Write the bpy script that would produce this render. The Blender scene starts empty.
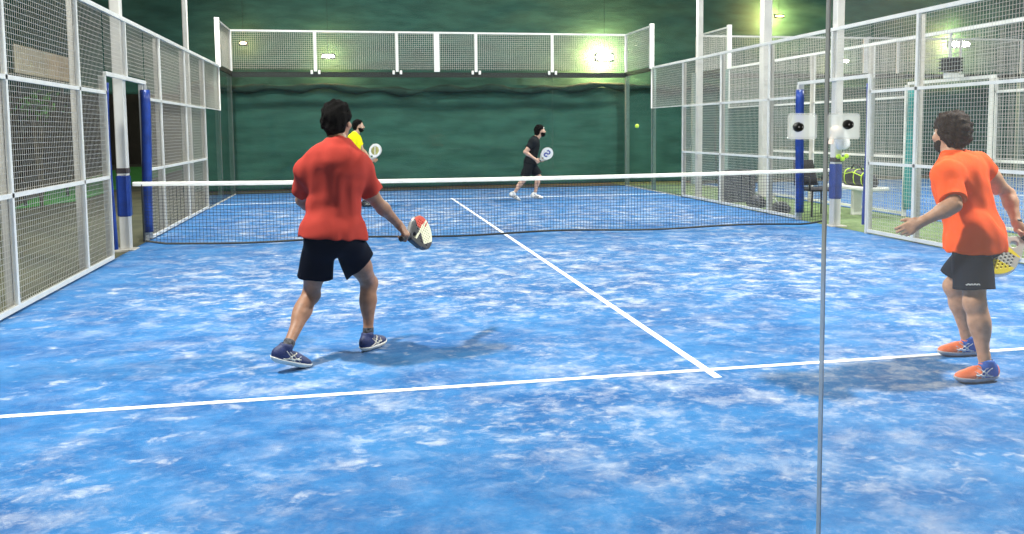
import bpy, math, random
import numpy as np
from mathutils import Vector, Matrix
random.seed(7); rng = np.random.RandomState(5)
C = bpy.context.scene.collection
V = lambda *a: np.array(a, float)
def nrm(v): v = np.asarray(v, float); return v/np.linalg.norm(v)

# ------------------------------------------------------------------ camera
CX, CY, CZ = -2.1501, -11.9438, 1.5169
YAW, PITCH, ROLL, FL, SX, SY = 0.19150, -0.08144, -0.009545, 857.975, 7.696, -67.283
F_ = V(math.sin(YAW)*math.cos(PITCH), math.cos(YAW)*math.cos(PITCH), math.sin(PITCH))
_r = nrm(np.cross(F_, (0, 0, 1))); _u = np.cross(_r, F_)
R_ = _r*math.cos(ROLL)+_u*math.sin(ROLL); U_ = -_r*math.sin(ROLL)+_u*math.cos(ROLL)
def at(px, py, Y):
    "point of the place seen at pixel px,py and lying at depth Y"
    d = F_*FL+R_*(px-512-SX)-U_*(py-267-SY)
    return V(CX, CY, CZ)+d*(Y-CY)/d[1]
cd = bpy.data.cameras.new('camera'); cam = bpy.data.objects.new('camera', cd); C.objects.link(cam)
cd.sensor_width = 36; cd.lens = FL/1024*36; cd.clip_start = .05; cd.clip_end = 300
cd.shift_x = -SX/1024; cd.shift_y = SY/1024
cam.matrix_world = Matrix(((R_[0], U_[0], -F_[0], CX), (R_[1], U_[1], -F_[1], CY), (R_[2], U_[2], -F_[2], CZ), (0, 0, 0, 1)))
bpy.context.scene.camera = cam

# ------------------------------------------------------------------ materials
def mat(name, col, rough=.6, metal=0., noise=0., scale=20., stretch=(1, 1, 1), bump=0., bscale=60., spec=.5, emit=0., col2=None, detail=4):
    m = bpy.data.materials.new(name); m.use_nodes = True; nt = m.node_tree; b = nt.nodes['Principled BSDF']
    b.inputs['Roughness'].default_value = rough; b.inputs['Metallic'].default_value = metal
    b.inputs['Specular IOR Level'].default_value = spec
    b.inputs['Base Color'].default_value = (*col, 1)
    tc = nt.nodes.new('ShaderNodeTexCoord'); mp = nt.nodes.new('ShaderNodeMapping'); mp.inputs['Scale'].default_value = stretch
    nt.links.new(tc.outputs['Object'], mp.inputs['Vector'])
    if noise or col2:
        n = nt.nodes.new('ShaderNodeTexNoise'); n.inputs['Scale'].default_value = scale; n.inputs['Detail'].default_value = detail
        nt.links.new(mp.outputs[0], n.inputs['Vector'])
        r = nt.nodes.new('ShaderNodeValToRGB'); r.color_ramp.elements[0].position = .35; r.color_ramp.elements[1].position = .65
        c2 = col2 if col2 else tuple(min(1, c*(1+noise)) for c in col); c1 = col if col2 else tuple(c*(1-noise) for c in col)
        r.color_ramp.elements[0].color = (*c1, 1); r.color_ramp.elements[1].color = (*c2, 1)
        nt.links.new(n.outputs['Fac'], r.inputs[0]); nt.links.new(r.outputs[0], b.inputs['Base Color'])
    if bump:
        n2 = nt.nodes.new('ShaderNodeTexNoise'); n2.inputs['Scale'].default_value = bscale; n2.inputs['Detail'].default_value = 3
        nt.links.new(mp.outputs[0], n2.inputs['Vector'])
        bp = nt.nodes.new('ShaderNodeBump'); bp.inputs['Strength'].default_value = bump; bp.inputs['Distance'].default_value = .01
        nt.links.new(n2.outputs['Fac'], bp.inputs['Height']); nt.links.new(bp.outputs[0], b.inputs['Normal'])
    if emit:
        b.inputs['Emission Color'].default_value = (*col, 1); b.inputs['Emission Strength'].default_value = emit
    return m
M = {}
M['white'] = mat('white_paint', (.80, .80, .77), .4, noise=.05, scale=6)
M['galv'] = mat('pale_steel', (.50, .48, .44), .5, noise=.1, scale=5)
M['shaft'] = mat('pole_paint', (.66, .65, .62), .45, noise=.08, scale=3)
M['wire'] = mat('white_wire', (.66, .63, .56), .5)
M['pad'] = mat('blue_vinyl', (.008, .042, .26), .35, noise=.25, scale=7, bump=.3, bscale=9)
M['padtop'] = mat('dark_strap', (.05, .04, .045), .6, noise=.2)
M['black'] = mat('black_steel', (.008, .012, .012), .5, noise=.2)
M['cord'] = mat('net_cord', (.035, .045, .075), .8, noise=.3, scale=4)
M['tape'] = mat('net_tape', (.78, .78, .74), .7, noise=.12, scale=9, stretch=(1, 1, 6))
M['line'] = mat('court_line', (.88, .89, .92), .8, noise=.06, scale=30)
M['curtain'] = mat('green_netting', (.012, .072, .054), .8, col2=(.024, .11, .082), scale=1.6, stretch=(1, 1, 4), bump=.5, bscale=5)
M['curtain_dark'] = mat('dark_netting', (.008, .035, .026), .85, col2=(.015, .055, .042), scale=4, stretch=(1, 1, 3), bump=.5, bscale=8)  # darkened netting; on the roll the dark tone stands for fold shade
M['corner'] = mat('dimmed_steel_post', (.17, .25, .22), .6, noise=.1)  # steel posts, with the dimness behind the glass put into the colour
M['turf'] = mat('green_turf', (.10, .17, .055), .95, col2=(.16, .23, .09), scale=5, bump=.4, bscale=150)
M['olive'] = mat('olive_ground', (.05, .055, .03), .95, col2=(.11, .11, .06), scale=1.3, bump=.3)
M['brightturf'] = mat('bright_green_turf', (.04, .33, .035), .9, col2=(.07, .42, .06), scale=3, bump=.4, bscale=120)
M['leftwall'] = mat('brown_wall', (.045, .038, .024), .9, col2=(.10, .085, .055), scale=.7, bump=.2)
M['beige'] = mat('beige_board', (.55, .50, .38), .8, noise=.1, scale=2)
M['leaf'] = mat('leaf', (.05, .22, .02), .6, noise=.4, scale=12)
M['concrete'] = mat('kerb_concrete', (.5, .5, .46), .85, noise=.15, scale=10)
M['rubber'] = mat('black_rubber', (.015, .015, .016), .55)
M['chrome'] = mat('chrome', (.7, .7, .7), .2, 1.)
M['acrylic'] = mat('cloudy_washer', (.78, .78, .70), .35, noise=.08, scale=60)
M['bulb_w'] = mat('lamp_lens_white', (1, .95, .75), .5, emit=60)
M['bulb_o'] = mat('lamp_lens_amber', (1, .72, .35), .5, emit=12)
M['lens'] = mat('flood_lens', (1, 1, 1), .5, emit=4)
M['ball'] = mat('tennis_felt', (.55, .80, .06), .95, bump=.5, bscale=300)
M['lime'] = mat('lime_trim', (.55, .85, .03), .6, noise=.1)
M['bag'] = mat('black_bag', (.015, .016, .018), .55, noise=.3, bump=.4, bscale=20)
M['greyplast'] = mat('dark_grey_plastic', (.045, .048, .05), .6, noise=.3, scale=10)
M['chairfab'] = mat('charcoal_mesh', (.025, .024, .027), .8, noise=.2)
M['cloth'] = mat('white_cloth', (.85, .84, .84), .85, bump=.4, bscale=18)
M['peach'] = mat('pale_peach_cloth', (.78, .62, .52), .85, bump=.3, bscale=18)
M['tealpad'] = mat('teal_vinyl', (.02, .28, .26), .45, noise=.15)

def glass(name, dust):
    m = bpy.data.materials.new(name); m.use_nodes = True; nt = m.node_tree; nt.nodes.clear()
    o = nt.nodes.new('ShaderNodeOutputMaterial'); t = nt.nodes.new('ShaderNodeBsdfTransparent'); g = nt.nodes.new('ShaderNodeBsdfGlossy')
    g.inputs['Roughness'].default_value = .01; t.inputs['Color'].default_value = (.965, .985, .975, 1)
    lw = nt.nodes.new('ShaderNodeLayerWeight'); lw.inputs['Blend'].default_value = .5
    pw = nt.nodes.new('ShaderNodeMath'); pw.operation = 'POWER'; pw.inputs[1].default_value = 5; nt.links.new(lw.outputs['Facing'], pw.inputs[0])
    f = nt.nodes.new('ShaderNodeMath'); f.operation = 'MULTIPLY_ADD'; f.inputs[1].default_value = .7; f.inputs[2].default_value = .008; nt.links.new(pw.outputs[0], f.inputs[0])
    mx = nt.nodes.new('ShaderNodeMixShader'); nt.links.new(f.outputs[0], mx.inputs[0]); nt.links.new(t.outputs[0], mx.inputs[1]); nt.links.new(g.outputs[0], mx.inputs[2])
    d = nt.nodes.new('ShaderNodeBsdfTranslucent'); d.inputs['Color'].default_value = (.8, .78, .74, 1)
    tc = nt.nodes.new('ShaderNodeTexCoord'); n = nt.nodes.new('ShaderNodeTexNoise'); n.inputs['Scale'].default_value = 1.7
    nt.links.new(tc.outputs['Object'], n.inputs['Vector'])
    ml = nt.nodes.new('ShaderNodeMath'); ml.operation = 'MULTIPLY'; ml.inputs[1].default_value = dust*2; nt.links.new(n.outputs['Fac'], ml.inputs[0])
    m2 = nt.nodes.new('ShaderNodeMixShader'); nt.links.new(ml.outputs[0], m2.inputs[0]); nt.links.new(mx.outputs[0], m2.inputs[1]); nt.links.new(d.outputs[0], m2.inputs[2])
    nt.links.new(m2.outputs[0], o.inputs['Surface']); return m
M['glass'] = glass('clear_glass', .0)
M['glass_dusty'] = glass('dusty_glass', .018)
M['edge'] = mat('glass_edge', (.44, .46, .45), .15, metal=.5, spec=.9)

def court_mat():
    m = bpy.data.materials.new('sanded_blue_turf'); m.use_nodes = True; nt = m.node_tree; b = nt.nodes['Principled BSDF']
    b.inputs['Roughness'].default_value = .9; b.inputs['Specular IOR Level'].default_value = .15
    N = nt.nodes.new; L = nt.links.new
    tc = N('ShaderNodeTexCoord')
    def noise(scale, stretch, rot=0, detail=4, rough=.6, dist=0, off=0):
        mp = N('ShaderNodeMapping'); mp.inputs['Scale'].default_value = stretch; mp.inputs['Rotation'].default_value = (0, 0, rot); mp.inputs['Location'].default_value = (off, off*.7, 0)
        L(tc.outputs['Object'], mp.inputs['Vector']); n = N('ShaderNodeTexNoise'); n.inputs['Scale'].default_value = scale
        n.inputs['Detail'].default_value = detail; n.inputs['Roughness'].default_value = rough; n.inputs['Distortion'].default_value = dist
        L(mp.outputs[0], n.inputs['Vector']); return n.outputs['Fac']
    def ramp(fac, a, b_, ca=0, cb=1):
        r = N('ShaderNodeMapRange'); r.inputs[1].default_value = a; r.inputs[2].default_value = b_; r.inputs[3].default_value = ca; r.inputs[4].default_value = cb
        r.interpolation_type = 'SMOOTHSTEP'; L(fac, r.inputs[0]); return r.outputs[0]
    def math_(op, a, b_):
        q = N('ShaderNodeMath'); q.operation = op; q.use_clamp = True
        for i, v in ((0, a), (1, b_)):
            if isinstance(v, (int, float)): q.inputs[i].default_value = v
            else: L(v, q.inputs[i])
        return q.outputs[0]
    big = ramp(noise(.5, (1, 1, 1), off=3.3, detail=3), .38, .64, .22, 1)          # where sand gathered
    # sand lies thicker in the trafficked middle of each half than along the side walls
    xyz = N('ShaderNodeSeparateXYZ'); L(tc.outputs['Object'], xyz.inputs[0]); ax = N('ShaderNodeMath'); ax.operation = 'ABSOLUTE'; L(xyz.outputs[0], ax.inputs[0]); ay = N('ShaderNodeMath'); ay.operation = 'ABSOLUTE'; L(xyz.outputs[1], ay.inputs[0])
    band = math_('MULTIPLY', ramp(ay.outputs[0], .2, 1.6), ramp(ay.outputs[0], 6.2, 3.8)); edge = ramp(ax.outputs[0], 4.9, 3.4, .25, 1)
    big = math_('MULTIPLY', math_('ADD', math_('MULTIPLY', big, .72), math_('MULTIPLY', band, .5)), edge)
    blot = ramp(noise(3.6, (1, 1.1, 1), rot=.3, detail=8, rough=.66, dist=.3), .45, .70)
    fine = ramp(noise(13, (1, 1.2, 1), rot=-.35, detail=6, rough=.7, dist=.4, off=9), .48, .72)
    swirl = ramp(noise(1.6, (1, 1.4, 1), rot=.5, detail=8, rough=.72, dist=.9, off=5), .50, .74)
    s = math_('MULTIPLY', math_('ADD', math_('MULTIPLY', blot, .75), math_('MULTIPLY', fine, .55)), big)
    clump = math_('MULTIPLY', ramp(noise(5.5, (1, 1.2, 1), rot=.15, detail=7, rough=.62, dist=.4, off=13), .54, .73), ramp(noise(1.1, (1, 1, 1), off=21, detail=3), .42, .56))
    s = math_('ADD', math_('ADD', s, math_('MULTIPLY', swirl, .14)), math_('MULTIPLY', clump, .62))
    tone = ramp(noise(1.3, (1, 1.2, 1), rot=.2, detail=9, rough=.75, off=2), .32, .68)
    c1 = N('ShaderNodeMix'); c1.data_type = 'RGBA'; L(tone, c1.inputs[0]); c1.inputs[6].default_value = (.014, .092, .275, 1); c1.inputs[7].default_value = (.038, .180, .425, 1)
    c2 = N('ShaderNodeMix'); c2.data_type = 'RGBA'; L(math_('MULTIPLY', s, .70), c2.inputs[0]); L(c1.outputs[2], c2.inputs[6]); c2.inputs[7].default_value = (.70, .69, .68, 1)
    L(c2.outputs[2], b.inputs['Base Color'])
    nb = noise(180, (1, 1, 1), detail=2); bp = N('ShaderNodeBump'); bp.inputs['Strength'].default_value = .5; bp.inputs['Distance'].default_value = .01
    L(nb, bp.inputs['Height']); L(bp.outputs[0], b.inputs['Normal']); return m
M['court'] = court_mat()

# ------------------------------------------------------------------ object helpers
def tag(o, label=None, cat=None, group=None, kind=None):
    if label: o['label'] = label
    if cat: o['category'] = cat
    if group: o['group'] = group
    if kind: o['kind'] = kind
    return o
def empty(name, loc, label=None, cat=None, group=None, kind=None):
    o = bpy.data.objects.new(name, None); C.objects.link(o); o.location = loc; o.empty_display_size = .1
    return tag(o, label, cat, group, kind)
def wloc(o):
    p = Vector((0, 0, 0))
    while o: p += o.location; o = o.parent
    return p
def mk(name, verts, faces, mats, parent=None, loc=None, smooth=False, midx=None):
    "one mesh object; verts are in place coordinates"
    if loc is None: loc = wloc(parent) if parent else Vector((0, 0, 0))
    loc = Vector(loc); v = np.asarray(verts, float)-np.array(loc)
    me = bpy.data.meshes.new(name); me.from_pydata(v.tolist(), [], faces if isinstance(faces, list) else faces.tolist())
    for m in (mats if isinstance(mats, list) else [mats]): me.materials.append(m)
    if midx is not None: me.polygons.foreach_set('material_index', np.asarray(midx, np.int32))
    if smooth: me.polygons.foreach_set('use_smooth', np.ones(len(me.polygons), bool))
    me.validate(); me.update()
    o = bpy.data.objects.new(name, me); C.objects.link(o)
    if parent: o.parent = parent; o.location = loc-wloc(parent)
    else: o.location = loc
    return o
def copy_tree(o, parent=None):
    c = o.copy(); C.objects.link(c); c.parent = parent
    for ch in list(o.children): copy_tree(ch, c)
    return c
class MB:
    def __init__(s): s.v = []; s.f = []; s.m = []
    def add(s, v, f, m=0):
        n = len(s.v); s.v += [tuple(map(float, p)) for p in v]; s.f += [tuple(i+n for i in q) for q in f]; s.m += [m]*len(f); return s
    def box(s, a, b, m=0, bev=0.):
        x0, y0, z0 = np.minimum(a, b); x1, y1, z1 = np.maximum(a, b)
        if bev <= 0:
            v = [(x0, y0, z0), (x1, y0, z0), (x1, y1, z0), (x0, y1, z0), (x0, y0, z1), (x1, y0, z1), (x1, y1, z1), (x0, y1, z1)]
            return s.add(v, [(0, 3, 2, 1), (4, 5, 6, 7), (0, 1, 5, 4), (1, 2, 6, 5), (2, 3, 7, 6), (3, 0, 4, 7)], m)
        c = (np.array([x0, y0, z0])+[x1, y1, z1])/2; h = (np.array([x1, y1, z1])-[x0, y0, z0])/2; b_ = min(bev, min(h)*.98)
        v = []; idx = {}
        for sx in (-1, 1):
            for sy in (-1, 1):
                for sz in (-1, 1):
                    for ax in range(3):
                        p = c+np.array([sx, sy, sz])*(h-b_); p[ax] += (sx, sy, sz)[ax]*b_; idx[(sx, sy, sz, ax)] = len(v); v.append(p)
        f = []
        for ax in range(3):
            a1, a2 = (ax+1) % 3, (ax+2) % 3
            for sg in (-1, 1):
                q = []
                for u, w in ((-1, -1), (1, -1), (1, 1), (-1, 1)):
                    k = [0, 0, 0]; k[ax] = sg; k[a1] = u; k[a2] = w; q.append(idx[(*k, ax)])
                f.append(q if sg > 0 else q[::-1])
            for u in (-1, 1):
                for w in (-1, 1):
                    k1 = [0, 0, 0]; k1[a1] = u; k1[a2] = w; k0 = k1[:]; k0[ax] = -1; k1[ax] = 1
                    q = [idx[(*k0, a1)], idx[(*k1, a1)], idx[(*k1, a2)], idx[(*k0, a2)]]; f.append(q if u*w < 0 else q[::-1])
        for k in [(a_, b2, c2) for a_ in (-1, 1) for b2 in (-1, 1) for c2 in (-1, 1)]:
            q = [idx[(*k, 0)], idx[(*k, 1)], idx[(*k, 2)]]; f.append(q if k[0]*k[1]*k[2] > 0 else q[::-1])
        return s.add(v, f, m)
    def tube(s, pts, r, n=8, m=0, caps=True):
        pts = [np.array(p, float) for p in pts]; rs = r if hasattr(r, '__len__') else [r]*len(pts)
        v = []; f = []; prev = None
        for i, p in enumerate(pts):
            t = nrm(pts[min(i+1, len(pts)-1)]-pts[max(i-1, 0)])
            a = prev if prev is not None else (V(0, 0, 1) if abs(t[2]) < .9 else V(1, 0, 0))
            a = nrm(a-t*np.dot(a, t)); prev = a; b = np.cross(t, a)
            for k in range(n):
                q = 2*math.pi*(k+.5)/n; v.append(p+rs[i]*(a*math.cos(q)+b*math.sin(q)))
        for i in range(len(pts)-1):
            for k in range(n):
                k2 = (k+1) % n; f.append((i*n+k, i*n+k2, (i+1)*n+k2, (i+1)*n+k))
        if caps: f.append(tuple(range(n))[::-1]); f.append(tuple((len(pts)-1)*n+k for k in range(n)))
        return s.add(v, f, m)
    def build(s, name, mats, parent=None, smooth=False, loc=None):
        return mk(name, s.v, s.f, mats, parent, loc, smooth, s.m)

def wires(a, b, z0, z1, sp=.05, r=.0026):
    "welded wire grid on the upright plane over segment a-b"
    mb = MB(); a = V(*a, 0); b = V(*b, 0); L = np.linalg.norm(b-a); d = (b-a)/L
    n = int(round(L/sp))
    for i in range(1, n): p = a+d*i*L/n; mb.tube([p+V(0, 0, z0), p+V(0, 0, z1)], r, 3, caps=False)
    n = int(round((z1-z0)/sp))
    o = V(-d[1], d[0], 0)*r*1.2
    for i in range(1, n): z = z0+(z1-z0)*i/n; mb.tube([a+o+V(0, 0, z), b+o+V(0, 0, z)], r, 3, caps=False)
    return mb
def slab(mb, a, b, z0, z1, w, m=0, off=0.):
    "bar over segment a-b, thickness w across it"
    a = V(*a, 0); b = V(*b, 0); d = nrm(b-a); n = V(-d[1], d[0], 0); a = a+n*off; b = b+n*off
    v = [a-n*w/2, b-n*w/2, b+n*w/2, a+n*w/2]
    vv = [p+V(0, 0, z0) for p in v]+[p+V(0, 0, z1) for p in v]
    return mb.add(vv, [(0, 3, 2, 1), (4, 5, 6, 7), (0, 1, 5, 4), (1, 2, 6, 5), (2, 3, 7, 6), (3, 0, 4, 7)], m)

def sweep(mb, ctrl, n=14, m=0):
    "closed body through elliptical sections: (centre, half a, half b, axis a, axis b)"
    v = []; f = []
    for c_, a, b_, A, B in ctrl:
        for k in range(n):
            q = 2*math.pi*k/n; ca, sa = math.cos(q), math.sin(q)
            e = .75; v.append(V(*c_)+V(*A)*a*np.sign(ca)*abs(ca)**e+V(*B)*b_*np.sign(sa)*abs(sa)**e)
    for i in range(len(ctrl)-1):
        for k in range(n): f.append((i*n+k, i*n+(k+1) % n, (i+1)*n+(k+1) % n, (i+1)*n+k))
    f.append(tuple(range(n))[::-1]); f.append(tuple((len(ctrl)-1)*n+k for k in range(n))); mb.add(v, f, m)
# ------------------------------------------------------------------ setting
MB().box((-14, -14, -.25), (24, 34, -.02)).build('floor', M['olive']); bpy.data.objects['floor']['kind'] = 'structure'
def struct(name, mb, m): return tag(mb.build(name, m), kind='structure')
struct('floor_court', MB().box((-5.02, -10.02, -.02), (5.02, 10.02, 0)), M['court'])
struct('floor_neighbour_court', MB().box((6.98, -10, -.02), (17.02, 10.02, 0)), M['court'])
struct('floor_walkway', MB().box((5.02, -10, -.02), (6.98, 12, -.006)), M['turf'])
struct('trim_1', MB().box((-5, -7.0, 0), (5, -6.95, .003)), M['line'])
struct('trim_2', MB().box((-5, 6.95, 0), (5, 7.0, .003)), M['line'])
struct('trim_3', MB().box((-.025, -7.15, 0), (.025, 7.15, .0035)), M['line'])
struct('trim_4', MB().box((7, 6.95, 0), (17, 7.0, .003)).box((11.975, -7.15, 0), (12.025, 7.15, .0035)), M['line'])
struct('wall_left', MB().box((-14, -14, -.02), (-13.7, 34, 8)), M['leftwall'])
struct('wall_back', MB().box((-14, 34, -.02), (24, 34.3, 8)), M['leftwall'])
bb = empty('board', (-9, 9.5, 2.8), 'beige board on a dark frame seen high through the left fence', 'board')
MB().box((-9.03, 7.75, 2.8), (-8.99, 11.2, 3.4), bev=.01).build('panel', M['beige'], bb)
for y in (8.1, 10.9): MB().tube([(-9.07, y, -.02), (-9.07, y, 3.3)], .035, 8).build('stand', M['black'], bb)
struct('wall_right', MB().box((23, -14, -.02), (23.3, 13, 8)), M['curtain_dark'])

def curtain(name, x0, x1, z0, z1, y, amp, mt, seed, loc_hem=0):
    r = np.random.RandomState(seed); nx = int((x1-x0)/.07); nz = int((z1-z0)/.09)
    X, Z = np.meshgrid(np.linspace(x0, x1, nx), np.linspace(z0, z1, nz), indexing='ij'); Y = np.zeros_like(X)
    for k in range(26):
        fx = r.uniform(.3, 3.2); fz = r.uniform(.2, 2.4); Y += np.sin(fx*X+fz*Z*r.choice([-1, 1])+r.uniform(0, 6.3))*amp/(.5+fx*.5)/3
    for k in range(10):
        c = r.uniform(x0, x1); zz = r.uniform(z1-.8, z1); Y += amp*1.2*np.exp(-((X-c)/.9)**2)*np.sin((Z-zz+.25*(X-c)**2)*9)*.35
    Zs = Z+loc_hem*np.sin(X*1.3)*(Z-z0 < .01)
    v = np.stack([X, y+Y, Zs], -1).reshape(-1, 3)
    i, j = np.meshgrid(np.arange(nx-1), np.arange(nz-1), indexing='ij'); a = (i*nz+j).ravel()
    f = np.stack([a, a+nz, a+nz+1, a+1], -1)
    o = mk(name, v, f, mt, smooth=True)
    sm = o.modifiers.new('thick', 'SOLIDIFY'); sm.thickness = .006
    return o
t = curtain('windscreen_curtain', -6.4, 8, 0.02, 2.72, 11.0, .045, M['curtain'], 1)
tag(t, 'lower dark green windscreen netting hung behind the far glass wall', 'netting')
t = curtain('windscreen_curtain', -12, 23, 2.5, 8, 11.42, .06, M['curtain'], 2)
tag(t, 'tall upper green netting rising above the far end of both courts', 'netting')
t = curtain('windscreen_curtain', 8.05, 23, 0.02, 2.72, 11.1, .05, M['curtain'], 3)
tag(t, 'lower green netting behind the neighbouring court on the right', 'netting')
# added dark roll, its colour standing for the shaded fold atop the lower curtain
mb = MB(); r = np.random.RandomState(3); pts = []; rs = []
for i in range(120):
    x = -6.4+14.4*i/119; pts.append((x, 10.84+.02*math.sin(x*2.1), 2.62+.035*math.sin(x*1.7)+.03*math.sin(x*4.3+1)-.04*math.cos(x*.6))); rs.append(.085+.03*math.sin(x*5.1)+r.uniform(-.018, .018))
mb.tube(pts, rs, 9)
tag(mb.build('fold_shade_roll', M['curtain_dark'], smooth=True), 'dark netting roll standing in for the shaded fold along the top of the lower far curtain', 'netting')

# ------------------------------------------------------------------ fences
def fence(name_label, x, sgn, ys, z0, z1, group=None, rails=(1., 2.), posts=None):
    if posts is None: posts = [y for y in ys if abs(y) != 1]
    "side fence run on plane x; sgn=+1 posts stand on +x side"
    root = empty('mesh_fence', (x, ys[0], 0), name_label, 'fence', group)
    for a, b in zip(ys[:-1], ys[1:]):
        p = wires((x, a), (x, b), z0+.03, z1-.02).build('wire_panel', M['wire'], root)
        fr = MB(); w = .034
        slab(fr, (x, a), (x, b), z0, z0+.045, w); slab(fr, (x, a), (x, b), z1-.05, z1, w+.006)
        for z in rails:
            if z0 < z < z1: slab(fr, (x, a), (x, b), z-.02, z+.02, w)
        fr.box((x-w/2, a, z0+.045), (x+w/2, a+.022, (z1-.05) if a != 1 else 2.2)).box((x-w/2, b-.022, z0+.045), (x+w/2, b, (z1-.05) if b != -1 else 2.2))
        fr.build('panel_frame', M['white'], root)
    for y in (posts if posts is not None else ys):
        MB().box((x+sgn*.025, y-.03, -.02), (x+sgn*.075, y+.03, z1-.06)).build('post', M['galv'], root)
    return root
def glass_pane(root, a, b, z0, z1, m='glass', th=.012):
    a = V(*a); b = V(*b); d = nrm(b-a); mb = MB(); slab(mb, a+d*.003, b-d*.003, z0, z1, th, 0)
    mb.m = [1, 1, 0, 1, 0, 1]
    return mb.build('glass_pane', [M[m], M['edge']], root)
def side_end(label, x, sgn):
    "stepped glass side wall from y 6 to 10"
    g = empty('glass_side_wall', (x, 6, 0), label, 'glass wall')
    glass_pane(g, (x, 6.03), (x, 8), 0.02, 2.0); glass_pane(g, (x, 8), (x, 10), .02, 3.0)
    wires((x, 6.02), (x, 8), 2.02, 2.98).build('wire_panel', M['wire'], g)
    wires((x, 8), (x, 10), 3.02, 3.98).build('wire_panel', M['wire'], g)
    fr = MB()
    slab(fr, (x, 6.0), (x, 8), 2.95, 3.0, .05); slab(fr, (x, 6), (x, 8), 2.0, 2.02, .02)
    slab(fr, (x, 8), (x, 10), 3.96, 4.0, .04); fr.box((x-.05, 7.97, 2.96), (x+.05, 8.05, 4.03))
    fr.box((x-.02, 7.98, 2.0), (x+.02, 8.0, 2.98)); fr.build('panel_frame', M['white'], g)
    MB().box((x-.02, 8.06, 2.9), (x+.02, 9.98, 3.0)).build('top_rail', M['black'], g)
    MB().box((x+sgn*.03, 7.96, 0), (x+sgn*.1, 8.04, 2.95)).build('post', M['corner'], g)
    MB().box((x-.02, 6.05, 0), (x+.02, 9.97, .02)).build('bottom_channel', M['concrete'], g)
    return g
def back_wall(label, cx, full=True):
    g = empty('glass_back_wall', (cx, 10, 0), label, 'glass wall')
    for i in range(5):
        a = cx-5+2*i; glass_pane(g, (a+.003, 10), (a+1.997, 10), .02, 2.98)
        wires((a, 10), (a+2, 10), 3.04, 3.98, r=.0036).build('wire_panel', M['wire'], g)
    fr = MB().box((cx-5, 9.98, 3.955), (cx+5, 10.02, 4.0)).box((cx-.07, 9.975, 3.0), (cx+.07, 10.03, 3.955))
    for i in range(6):
        x = cx-5+2*i; fr.box((x-.035, 9.98, 3.0), (x+.035, 10.02, 3.955))
    fr.build('panel_frame', M['white'], g)
    MB().box((cx-5, 10.012, 2.86), (cx+5, 10.05, 2.985)).build('top_rail', M['black'], g)
    MB().box((cx-4.97, 9.98, 0), (cx+4.97, 10.02, .02)).build('bottom_channel', M['black'], g)
    if full:
        for x in (-3, -1, 1, 3):
            for s in (-.09, .09):
                c = MB().box((x+s-.03, 9.955, 2.93), (x+s+.03, 9.992, 3.03), bev=.008); c.build('clamp', M['white'], g)
    for s in (-1, 1):
        x = cx+s*5.06; MB().box((x-.05, 10.03, 0), (x+.05, 10.13, 3.0)).build('post', M['corner'], g)
    return g
def gate(label, x, sgn, padm, group=None, pads=True):
    g = empty('gate_frame', (x, -1, 0), label, 'gate frame', group)
    wires((x, -1), (x, 0), 2.27, 2.97).build('wire_panel', M['wire'], g)
    wires((x, 0), (x, 1), 2.27, 2.97).build('wire_panel', M['wire'], g)
    fr = MB(); slab(fr, (x, -.995), (x, .995), 2.2, 2.25, .04); slab(fr, (x, -.995), (x, .995), 2.95, 3.0, .04)
    fr.box((x-.018, -.018, 2.25), (x+.018, .018, 2.95))
    fr.build('top_frame', M['white'], g)
    for y in (-1, 1):
        j = MB().box((x-.02, y-.03*np.sign(y)-.02, 0), (x+sgn*.075, y-.03*np.sign(y)+.02, 2.2)).build('jamb', M['white'], g)
        if pads and (padm == 'pad' or y > 0):
            mb = MB(); yy = y-.075*np.sign(y); pts = [(x+sgn*(.0+.02*math.sin(z*1.9+y)), yy+.012*math.sin(z*2.3), z) for z in np.linspace(.12, 2.12, 16)]
            mb.tube(pts, .066 if y > 0 else .03, 14); mb.build('foam_pad', M[padm], g, smooth=True)
    return g
GF = 'white wire mesh fence panels around the court'
fence('white wire mesh fence on the left, on the near side of the gate opening', -5, -1, [-6, -4, -2, -1], 0.02, 3, posts=[-6, -4, -2])
fence('white wire mesh fence on the left, beyond the net up to the far glass', -5, -1, [1, 2, 4, 6], 0.02, 3)
gate('left gate opening with blue padded jambs', -5, -1, 'pad')
fence('white wire mesh fence behind the orange-shirted player', 5, 1, [-6, -4, -2, -1], 0.02, 3)
fence('white wire mesh fence on the right, beyond the net up to the far glass', 5, 1, [1, 2, 4, 6], 0.02, 3)
gate('right gate opening with blue padded jambs by the bench', 5, 1, 'pad')
side_end('stepped glass and mesh side wall in the far left corner', -5, -1)
side_end('stepped glass and mesh side wall in the far right corner', 5, 1)
back_wall('long far glass wall with white framed mesh band on top', 0)
# the neighbouring court
fence('farther wire fence of the next court, near part, seen past the orange-shirted player', 7, -1, [-6, -4, -2, -1], 0.02, 3)
fence('farther wire fence of the next court, far part, across the green walkway', 7, -1, [1, 2, 4, 6], 0.02, 3)
gate('next court gate opening across the green walkway, with a teal padded jamb', 7, -1, 'tealpad')
side_end('stepped glass side wall of the next court beyond the walkway', 7, -1)
back_wall('far glass wall of the next court with mesh band on top', 12, False)

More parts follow.
